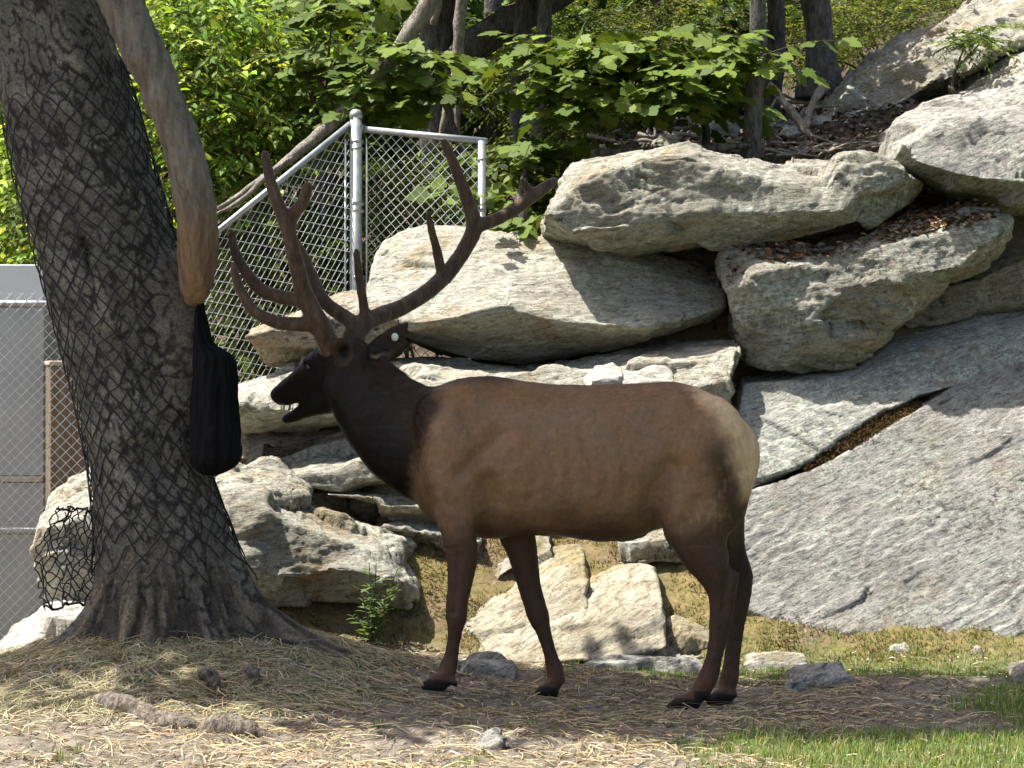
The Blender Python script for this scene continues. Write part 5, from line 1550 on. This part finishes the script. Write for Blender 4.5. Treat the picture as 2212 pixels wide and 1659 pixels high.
forest_tree('dim trunk deep in the wood above the yellow shrubs', 700, 420, 20.0, 24, -10, [(700, 60, 20.0, 260, 170, 1.0), (560, 150, 20.3, 200, 150, 1.0)], 28, DARK + GREEN[:2], 420, 0.14)
forest_tree('dim trunk deep in the wood beyond the leaning dead stem', 330, 520, 20.0, 22, 14, [(330, 120, 20.0, 260, 170, 1.0), (120, 250, 20.3, 220, 200, 1.0)], 29, DARK + GREEN[:2], 420, 0.14)
forest_tree('dim trunk deep in the wood between the fence and the hemlocks', 1060, 360, 20.5, 22, -6, [(1060, 150, 20.6, 260, 170, 1.0), (880, 250, 20.8, 180, 180, 1.0)], 30, DARK + GREEN[:1], 420, 0.14)
forest_tree('dim trunk deep in the wood behind the curved trunk', 1960, 90, 21.5, 22, -6, [(1900, -20, 21.6, 260, 120, 1.0), (1560, 30, 21.8, 260, 140, 1.0)], 31, DARK + GREEN[:1], 420, 0.14)
# a rank of trees further back closes the view
for i, (u, Y) in enumerate([(-160, 24), (120, 26), (420, 25), (700, 27), (980, 25), (1280, 27), (1560, 26), (1860, 28), (2150, 27)]):
    g = forest_tree('shadowy tree in the rank far behind the wood', u, 520 - 0.11 * max(0, u - 900), Y, 18, 5, [(u, 40, Y, 210, 190, 1.3), (u + 60, 260, Y + 0.4, 200, 190, 1.3)], 200 + i, DARK + GREEN[:1], 520, 0.20)
    g['group'] = 'shadowy trees far behind the wood'

# maples: each large leaf its own piece, as far as they can be told apart
def maple(label, base_uvY, blobs, n_twig, seed, top_pts, n_single=300, size=0.135, palette=MAPLE):
    rng = np.random.default_rng(seed)
    base = np.array(P(*base_uvY))
    base[2] = min(base[2], float(terrain(base[0:1], base[1:2])[0]))
    root = thing('maple_sapling', label, 'tree', base)
    cen = in_blob(rng, n_twig, blobs, 0.0)
    pos, dl, tw = sprays(rng, cen, 5, 0.42, 0.22, 0.18)
    n = len(pos)
    sz = size * rng.uniform(0.65, 1.2, n)
    dl = dl + np.array([0, -0.5, -0.25])          # blades hang towards the open side
    up = np.tile(np.array([-0.1, -0.45, 1.0]), (n, 1))
    u, v = UV(pos)
    vis = (u > 0) & (u < 2212) & (v > 0)
    order = np.argsort(pos[:, 1] + np.where(vis, 0, 50))
    single = order[:min(n_single, n)]; rest = order[min(n_single, n):]
    cl = pick(rng, n, palette, 0.16)
    # shared leaf meshes, one per colour
    shared = [make_mesh('maple_leaf', MAPLE_V, MAPLE_F, np.tile(np.array(c, float), (len(MAPLE_V), 1))) for c in palette]
    for m in shared: m.materials.append(MAT['leaf_dark'])
    d, s, nn = leaf_frames(pos, dl, up, rng, 0.38)
    from mathutils import Matrix
    for i in single:
        o = bpy.data.objects.new('leaf', shared[rng.integers(0, len(shared))])
        M = Matrix(((d[i, 0] * sz[i], s[i, 0] * sz[i], nn[i, 0] * sz[i], pos[i, 0] - base[0]),
                    (d[i, 1] * sz[i], s[i, 1] * sz[i], nn[i, 1] * sz[i], pos[i, 1] - base[1]),
                    (d[i, 2] * sz[i], s[i, 2] * sz[i], nn[i, 2] * sz[i], pos[i, 2] - base[2]), (0, 0, 0, 1)))
        o.parent = root
        o.matrix_local = M
        COL.objects.link(o)
    if len(rest):
        o = part('foliage', leaf_cloud('foliage', pos[rest], dl[rest], sz[rest], rng, cl[rest], MAPLE_V, MAPLE_F, 0.38), MAT['leaf_dark'], root)
        o['kind'] = 'stuff'
    o = part('twigs', twig_mesh('twigs', tw, 0.004), TWIG, root); o['kind'] = 'stuff'
    stem = spline([base - np.array([0, 0, 0.05])] + [np.array(P(*q)) for q in top_pts], 30)
    part('trunk', tube_mesh('trunk', stem, np.linspace(0.035, 0.012, 30), 9), MAT['bark_forest'], root)
    for b in blobs:
        c = np.array(P(b[0], b[1], b[2]))
        st = stem[rng.integers(18, 30)]
        part('branch', tube_mesh('branch', spline([st, (st + c) / 2 + np.array([0, 0, 0.06]), c], 14), np.linspace(0.014, 0.005, 14), 6), TWIG, root)
    return root

maple('maple sapling with a wide layer of dark green leaves in front of the grey trunk', (1520, 345, 14.0),
      [(1180, 150, 13.9, 120, 60, 0.3), (1330, 130, 13.8, 140, 60, 0.35), (1480, 135, 13.7, 130, 60, 0.35), (1600, 135, 13.4, 80, 45, 0.2), (1400, 215, 13.6, 170, 50, 0.3), (1240, 225, 13.8, 110, 45, 0.3), (1500, 222, 13.6, 80, 35, 0.25)],
      210, 41, [(1525, 280, 14.0), (1500, 200, 13.95), (1450, 120, 13.9)])
maple('maple sapling with a spray of leaves hanging behind the fence corner post', (1000, 560, 14.6),
      [(890, 130, 14.6, 85, 45, 0.3), (930, 190, 14.4, 60, 35, 0.25), (830, 215, 14.7, 70, 45, 0.3)],
      62, 42, [(1000, 420, 14.6), (975, 260, 14.6), (930, 140, 14.6)])
maple('maple sapling with green leaves above the sloping fence rail', (690, 640, 15.0),
      [(670, 140, 14.9, 70, 45, 0.3), (735, 255, 14.9, 50, 50, 0.25), (720, 20, 15.0, 90, 40, 0.3)],
      56, 43, [(700, 480, 15.0), (690, 300, 15.0), (660, 150, 14.9)])
maple('low maple seedling tucked behind the capping slab\'s pointed end', (1130, 560, 13.2),
      [(1125, 485, 13.2, 50, 22, 0.15), (1090, 440, 13.4, 50, 40, 0.2), (1160, 330, 13.9, 60, 40, 0.25)], 42, 44, [(1130, 500, 13.2), (1120, 440, 13.3), (1130, 380, 13.5)])

# crown of the netted tree, overhead and out of the picture: it shades the elk
def tree_crown():
    rng = np.random.default_rng(77)
    n = 1500
    d = rng.uniform(-1, 1, (n * 2, 3))
    d = d[(np.abs(d) ** 3).sum(1) < 1][:n]
    cen = np.array([-1.9, 9.98, 5.5]) + d * np.array([3.3, 0.78, 1.35])
    cen = cen[~((cen[:, 0] < -3.3) & (cen[:, 1] < 9.85))]
    pos, dl, tw = sprays(rng, cen, 8, 0.45, 0.3, 0.3)
    cl = pick(rng, len(cen), GREEN, 0.2).repeat(8, 0)
    o = part('crown', leaf_cloud('crown', pos, dl, 0.16 * rng.uniform(0.7, 1.3, len(pos)), rng, cl, BROAD_V, LANCE_F, 0.45), MAT['leaf'], TREE_ROOT)
    o['kind'] = 'stuff'
tree_crown()

# ------------------------------------------------------------------ dead wood
def stick(name, label, pts, mat='deadwood', group=None, forks=()):
    s = spline(pts, 40)
    path = PA(s[:, [0, 1, 3]]); rad = s[:, 2] / FPX * s[:, 3]
    base = path[np.argmin(path[:, 2])]
    root = thing(name, label, 'branch', base, group)
    def add(nm, s):
        path = PA(s[:, [0, 1, 3]]); rad = s[:, 2] / FPX * s[:, 3]
        v, f = tube(path, rad, 12)
        v = v + 0.010 * np.stack([fbm(v * 9, 3, 1), fbm(v * 9, 3, 2), fbm(v * 9, 3, 3)], 1)
        part(nm, make_mesh(nm, v, clean_faces(f)), MAT[mat], root)
    add('stick', s)
    for fk in forks: add('fork', spline(fk, 24))
    return root
stick('dead_branch', 'long lichen grey dead branch slanting down above the fence rail', [(950, -60, 22, 14.6), (925, 10, 20, 14.6), (880, 80, 18, 14.6), (815, 165, 15, 14.6), (770, 215, 15, 14.5), (700, 280, 14, 14.4), (610, 355, 10, 14.2), (520, 420, 7, 14.1), (470, 450, 4, 14.0)],
      forks=[[(640, 335, 7, 14.25), (585, 375, 6, 14.1), (520, 432, 5, 14.0), (455, 470, 3, 13.9)]])
stick('dead_branch', 'pale dead branch hanging straight down past the dark trunk', [(1003, -60, 14, 15.2), (994, 40, 13, 15.2), (989, 130, 11, 15.2), (987, 210, 8, 15.2), (990, 300, 5, 15.2)],
      forks=[[(988, 140, 10, 15.2), (972, 200, 9, 15.15), (960, 260, 7, 15.1), (953, 300, 5, 15.1)]])
stick('dead_branch', 'short broken grey stub hanging beside the slanting branch', [(950, -60, 11, 14.8), (944, 10, 10, 14.8), (938, 40, 9, 14.8), (936, 54, 7, 14.8)])
stick('dead_branch', 'bleached forked stick beside the slim grey trunk', [(1662, 180, 6, 14.3), (1690, 215, 8, 14.2), (1718, 250, 9, 14.1), (1742, 285, 8, 14.0), (1760, 300, 4, 14.0)], forks=[[(1740, 280, 7, 14.0), (1748, 240, 7, 14.1), (1772, 196, 11, 14.2), (1790, 185, 5, 14.2)]])
stick('dead_branch', 'dark fallen log lying along the back of the capping slab', [(1280, 332, 9, 13.5), (1350, 328, 11, 13.4), (1440, 328, 12, 13.4), (1530, 322, 10, 13.4), (1620, 312, 6, 13.5)], mat='bark')
rng = np.random.default_rng(9)
for i in range(46):
    u0 = rng.uniform(1290, 1760); v0 = np.interp(u0, [1290, 1600, 1760], [300, 290, 270]) + rng.normal(0, 26)
    ys_ = np.linspace(13.35, 16.2, 200); Y = float(ys_[np.argmin(np.abs(829.5 + (CAM_Z - terrain((u0 - 1106) / FPX * ys_, ys_)) / ys_ * FPX - v0 - 6))])
    L = rng.uniform(60, 190); a = rng.normal(0.15, 0.5)
    pts = [(u0 + L * (t - 0.5) * math.cos(a) + rng.normal(0, 7), v0 - L * (t - 0.5) * math.sin(a) + rng.normal(0, 7), rng.uniform(3.2, 6.5) * (1 - 0.5 * t), Y + rng.normal(0, 0.05)) for t in (0, 0.33, 0.66, 1)]
    stick('dead_branch', 'bleached twig in the tangle behind the capping slab', pts, group='tangle of dead twigs on the slope')
for i in range(12):
    u0 = rng.uniform(1680, 1950); v0 = np.interp(u0, [1680, 1950], [330, 300]) + rng.normal(0, 9)
    Y = rng.uniform(13.2, 13.7)
    L = rng.uniform(60, 150); a = 0.25 + rng.normal(0.0, 0.2)
    pts = [(u0 + L * (t - 0.5) * math.cos(a), v0 - L * (t - 0.5) * math.sin(a) + rng.normal(0, 3), rng.uniform(2, 3.5) * (1 - 0.5 * t), Y) for t in (0, 0.33, 0.66, 1)]
    stick('dead_branch', 'brown twig lying on the litter slope under the grey boulder', pts, group='twigs on the litter slope')

# ------------------------------------------------------------------ ground cover
def ground_z(x, y):
    return terrain(x, y) + ground_noise(x, y)

def blades(name, label, cat, x, y, h, w, lean, cols, rng, mat, lie=False):
    n = len(x)
    z = ground_z(x, y)
    az = rng.uniform(0, 2 * np.pi, n)
    d = np.stack([np.cos(az), np.sin(az), np.zeros(n)], 1)
    b = np.stack([x, y, z - 0.004], 1)
    if lie:                      # straw: a bent strip lying on the ground
        t = np.array([0, 0.33, 0.67, 1.0])
        side = np.stack([-d[:, 1], d[:, 0], np.zeros(n)], 1)
        bend = rng.normal(0, 0.12, n)
        arch = rng.uniform(0.0, 0.10, n)
        pts = b[:, None] + d[:, None] * (h[:, None] * (t - 0.5))[:, :, None] + side[:, None] * (h[:, None] * bend[:, None] * (t * (1 - t) * 4))[:, :, None]
        tilt = rng.normal(0, 0.06, n)
        gz = ground_z(pts[:, :, 0].ravel(), pts[:, :, 1].ravel()).reshape(n, 4)
        pts[:, :, 2] = gz + 0.004 + (h[:, None] * (arch[:, None] * t * (1 - t) * 4 + np.clip(tilt, 0, 1)[:, None] * t)) + lean
        ws = (w[:, None] * np.array([0.7, 1, 1, 0.6]))[:, :, None]
        up = np.array([0, 0, 1.0])
        o1 = side[:, None] * ws * 0.5 + up * ws * 0.25
        v = np.concatenate([pts - o1, pts + o1], 1)       # 8 per strip
        f = np.array([[0, 1, 5, 4], [1, 2, 6, 5], [2, 3, 7, 6]])
        k = 8
    else:
        side = np.stack([-d[:, 1], d[:, 0], np.zeros(n)], 1)
        up = np.array([0, 0, 1.0])
        ln = lean * rng.uniform(0.2, 1.2, n)
        m = b + up * (0.55 * h)[:, None] + d * (0.25 * ln * h)[:, None]
        tp = b + up * h[:, None] * (1 - 0.25 * ln)[:, None] + d * (ln * h)[:, None]
        s0 = side * (w * 0.5)[:, None]
        v = np.stack([b - s0, b + s0, m + s0 * 0.8, m - s0 * 0.8, tp], 1)
        f = np.array([[0, 1, 2], [0, 2, 3], [3, 2, 4]])
        k = 5
    F = (f[None] + (np.arange(n) * k)[:, None, None]).reshape(-1, f.shape[1])
    me = make_mesh(name, v.reshape(-1, 3), F, np.repeat(cols, k, 0))
    base = np.array([x.mean(), y.mean(), z.min()])
    recentre(me, base)
    return tag(put(name, me, MAT[mat], loc=base), label, cat, kind='stuff')

def scatter(rng, n, x0, x1, y0, y1, weight):
    x = rng.uniform(x0, x1, n); y = rng.uniform(y0, y1, n)
    k = rng.uniform(0, 1, n) < weight(x, y)
    return x[k], y[k]

rng = np.random.default_rng(3)
x, y = scatter(rng, 90000, -2.6, 3.2, 7.6, 11.7, lambda x, y: zone(x, y)[0] ** 1.3)
n = len(x)
blades('grass', 'short green grass growing in the paddock dirt', 'grass', x, y, rng.uniform(0.02, 0.062, n) * np.where(y > 10, 0.7, 1), rng.uniform(0.003, 0.006, n), 0.7,
       pick(rng, n, [(0.15, 0.23, 0.055), (0.19, 0.27, 0.075), (0.25, 0.29, 0.11), (0.11, 0.18, 0.04), (0.36, 0.33, 0.18), (0.14, 0.21, 0.05)], 0.2), rng, 'leaf')
x, y = scatter(rng, 70000, -1.6, 3.2, 10.9, 12.3, lambda x, y: zone(x, y)[1] * smooth(-0.25, 0.25, fbm(np.stack([x * 3, y * 3, x * 0], 1), 3, 72)))
n = len(x)
mp = np.array([(0.10, 0.062, 0.035), (0.15, 0.14, 0.045), (0.22, 0.175, 0.08), (0.11, 0.125, 0.035), (0.25, 0.165, 0.085), (0.33, 0.28, 0.18), (0.16, 0.18, 0.05)])
mi = np.clip((3.5 + 6.5 * fbm(np.stack([x * 2.2, y * 2.2, x * 0], 1), 3, 73) + rng.normal(0, 1.1, n)).astype(int), 0, 6)
blades('moss', 'olive and rusty moss with short dry grass on the bank under the rocks', 'moss', x, y, rng.uniform(0.008, 0.030, n), rng.uniform(0.004, 0.009, n), 1.0,
       np.clip(mp[mi] * (1 + 0.25 * rng.normal(size=(n, 1))), 0.01, 0.9), rng, 'leaf')
STRAW = [(0.46, 0.37, 0.21), (0.38, 0.30, 0.17), (0.52, 0.44, 0.28), (0.30, 0.25, 0.15), (0.24, 0.17, 0.11)]
HAY = [(0.36, 0.335, 0.215), (0.28, 0.275, 0.175), (0.47, 0.43, 0.30), (0.20, 0.19, 0.12), (0.29, 0.235, 0.155)]
x, y = scatter(rng, 26000, -2.6, 3.0, 7.7, 11.0, lambda x, y: (0.25 + 0.75 * smooth(-0.15, 0.3, fbm(np.stack([x * 1.4, y * 2.6, x * 0], 1), 3, 66))) * (1 - 0.75 * zone(x, y)[0]) * smooth(3.1, 1.2, x + 0.4 * np.abs(y - 9.8)))
n = len(x)
blades('straw', 'pale straw strewn over the brown dirt', 'straw', x, y, rng.gamma(2.0, 0.036, n) + 0.025, rng.uniform(0.0016, 0.0042, n), 0.0, pick(rng, n, STRAW, 0.2), rng, 'dry', True)
x, y = scatter(rng, 40000, -3.0, 0.0, 8.6, 10.9, lambda x, y: zone(x, y)[2] * 1.1)
n = len(x)
blades('hay', 'greyish green hay heaped round the foot of the netted tree', 'hay', x, y, rng.gamma(2.3, 0.034, n) + 0.025, rng.uniform(0.0015, 0.0034, n), 0.006, pick(rng, n, HAY + STRAW[:1], 0.2), rng, 'dry', True)

rng = np.random.default_rng(23)
x, y = scatter(rng, 30000, -2.7, 3.0, 7.6, 11.2, lambda x, y: (0.3 + 0.7 * smooth(-0.1, 0.3, fbm(np.stack([x * 2, y * 3, x * 0], 1), 3, 68))) * (1 - 0.7 * zone(x, y)[0]))
n = len(x)
blades('chaff', 'chopped chaff and bark crumbs trodden into the dirt', 'chaff', x, y, rng.gamma(2.0, 0.012, n) + 0.01, rng.uniform(0.003, 0.008, n), 0.0,
       pick(rng, n, STRAW + [(0.10, 0.07, 0.05), (0.06, 0.042, 0.03), (0.15, 0.11, 0.08), (0.36, 0.30, 0.24)], 0.25), rng, 'dry', True)

def litter(label, x, y, z, size, seed, palette):
    rng = np.random.default_rng(seed)
    n = len(x)
    pos = np.stack([x, y, z], 1)
    az = rng.uniform(0, 2 * np.pi, n)
    d = np.stack([np.cos(az), np.sin(az), rng.normal(0, 0.35, n)], 1)
    me = leaf_cloud('leaf_litter', pos, d, size * rng.uniform(0.5, 1.3, n), rng, pick(rng, n, palette, 0.3), BROAD_V, LANCE_F, 0.6)
    base = pos.mean(0); base[2] = z.min()
    recentre(me, base)
    return tag(put('leaf_litter', me, MAT['dry'], loc=base), label, 'dead leaves', kind='stuff')

BROWN = [(0.10, 0.055, 0.035), (0.17, 0.095, 0.055), (0.28, 0.18, 0.11), (0.42, 0.32, 0.22), (0.06, 0.035, 0.025)]

def drop_on(obj_label, x, y, lift):
    """heights of the surface of one rock under given points"""
    ob = [o for o in COL.objects if o.get('label') == obj_label][0]
    out = np.full(len(x), np.nan)
    L = ob.location
    for i in range(len(x)):
        hit, loc, nrm, _ = ob.ray_cast(Vector((x[i] - L.x, y[i] - L.y, 8.0 - L.z)), Vector((0, 0, -1)))
        if hit and nrm.z > 0.35: out[i] = loc.z + L.z + lift
    return out
bpy.context.view_layer.update()
rng = np.random.default_rng(15)
uu = rng.uniform(1570, 2140, 5200); Yd = rng.uniform(12.35, 13.25, 5200)
x = (uu - 1106) / FPX * Yd; y = Yd
lab = 'wedge shaped stone slab with brown leaf litter on its sloping top'
z = drop_on(lab, x, y, 0.012)
k = ~np.isnan(z) & (perlin(np.stack([x * 2.3, y * 3.0, x * 0], 1), 5) + 0.55 * (13.1 - y) + rng.normal(0, 0.15, len(x)) > 0.05)
litter('brown dead leaves lying on top of the wedge shaped slab', x[k], y[k], z[k], 0.045, 16, BROWN)
x = rng.uniform(0.4, 3.8, 6500); y = rng.uniform(12.9, 17.5, 6500)
z = terrain(x, y) + ground_noise(x, y) + 0.01
litter('brown dead leaves and bark scattered over the wooded slope', x, y, z, 0.055, 17, [(0.05, 0.036, 0.027), (0.085, 0.06, 0.045), (0.14, 0.105, 0.08), (0.30, 0.25, 0.20), (0.035, 0.026, 0.02), (0.17, 0.10, 0.065)])  # leaf colours darkened to stand in for the shade on the slope

# moss in the crack of the great slab
def crack_moss():
    rng = np.random.default_rng(31)
    n = 5000
    t = rng.uniform(0, 1, n)
    cu = np.interp(t, [0, 0.35, 1], [1740, 1800, 1990]); cv = np.interp(t, [0, 0.35, 1], [1012, 972, 874])
    wd = np.interp(t, [0, 0.25, 0.6, 0.85, 1], [4, 24, 30, 18, 8])
    off = rng.normal(0, 0.5, n) * wd
    pu, pv = cu + off * 0.45, cv + off
    Y = np.interp(pv, [640, 820, 930, 1000, 1180], [12.85, 12.38, 12.1, 11.97, 11.68]) + 0.035 + rng.normal(0, 0.012, n)
    pos = PA(np.stack([pu, pv, Y], 1))
    d = rng.normal(size=(n, 3)) + np.array([-0.4, -0.5, -0.3])
    cl = pick(rng, n, [(0.07, 0.038, 0.014), (0.10, 0.06, 0.02), (0.14, 0.09, 0.03), (0.05, 0.028, 0.012)], 0.25)
    me = leaf_cloud('moss', pos, d, rng.uniform(0.012, 0.028, n), rng, cl, LANCE_V * np.array([1, 0.6, 1]), LANCE_F, 1.0)
    base = pos.mean(0); base[2] = pos[:, 2].min()
    recentre(me, base)
    tag(put('moss', me, MAT['dry'], loc=base), 'rusty brown moss cushion growing in the crack of the great slab', 'moss', kind='stuff')
crack_moss()

# thistly weed in front of the round boulder, fern on the ledge
def weed():
    rng = np.random.default_rng(51)
    Y = 11.15
    base = np.array(P(805, 1412, Y)); base[2] = float(ground_z(base[0:1], base[1:2])[0]) - 0.01
    root = thing('weed', 'spiky green thistle weed in front of the round brown boulder', 'weed', base)
    stems, pos, dl, sz = [], [], [], []
    for i in range(11):
        az = rng.uniform(0, 2 * np.pi); h = rng.uniform(0.16, 0.40) if i > 1 else 0.42
        sp = 0.13 if i > 1 else 0.02
        tip = base + np.array([math.cos(az) * sp, math.sin(az) * sp * 0.7, h * (0.8 if i > 4 else 1)])
        st = spline([base, (base + tip) / 2 + np.array([0, 0, 0.03]), tip], 12)
        stems.append(st)
        for q in np.linspace(0.15, 1, 16):
            p = st[int(q * 11)]
            a = rng.uniform(0, 2 * np.pi)
            pos.append(p); dl.append((math.cos(a), math.sin(a), rng.uniform(0.1, 0.8))); sz.append(rng.uniform(0.05, 0.10) * (1.15 - 0.5 * q))
    for st in stems:
        part('stem', tube_mesh('stem', st, np.linspace(0.005, 0.002, 12), 6), TWIG, root)
    pos = np.array(pos); n = len(pos)
    d, s, nn = leaf_frames(pos, np.array(dl), np.tile([0, 0, 1.0], (n, 1)), rng, 0.3)
    cols = [(0.13, 0.20, 0.075), (0.17, 0.25, 0.10), (0.10, 0.165, 0.06)]
    TV = LANCE_V * np.array([1, 0.75, 1])
    shared = [make_mesh('weed_leaf', TV, LANCE_F, np.tile(np.array(c, float), (len(TV), 1))) for c in cols]
    for m in shared: m.materials.append(MAT['leaf'])
    from mathutils import Matrix
    for i in range(n):
        o = bpy.data.objects.new('leaf', shared[i % 3]); o.parent = root
        q = sz[i]
        o.matrix_local = Matrix([[d[i, a] * q, s[i, a] * q, nn[i, a] * q, pos[i, a] - base[a]] for a in range(3)] + [[0, 0, 0, 1]])
        COL.objects.link(o)
weed()
shrub('fern', 'small green fern sprouting on the ledge of the slope', [(2100, 92, 14.9, 45, 22, 0.2)], 40, 14, 0.05, GREEN[:2] + YELLOW[1:2], 53, 0.28, 0.35, cat='fern', stems=2)
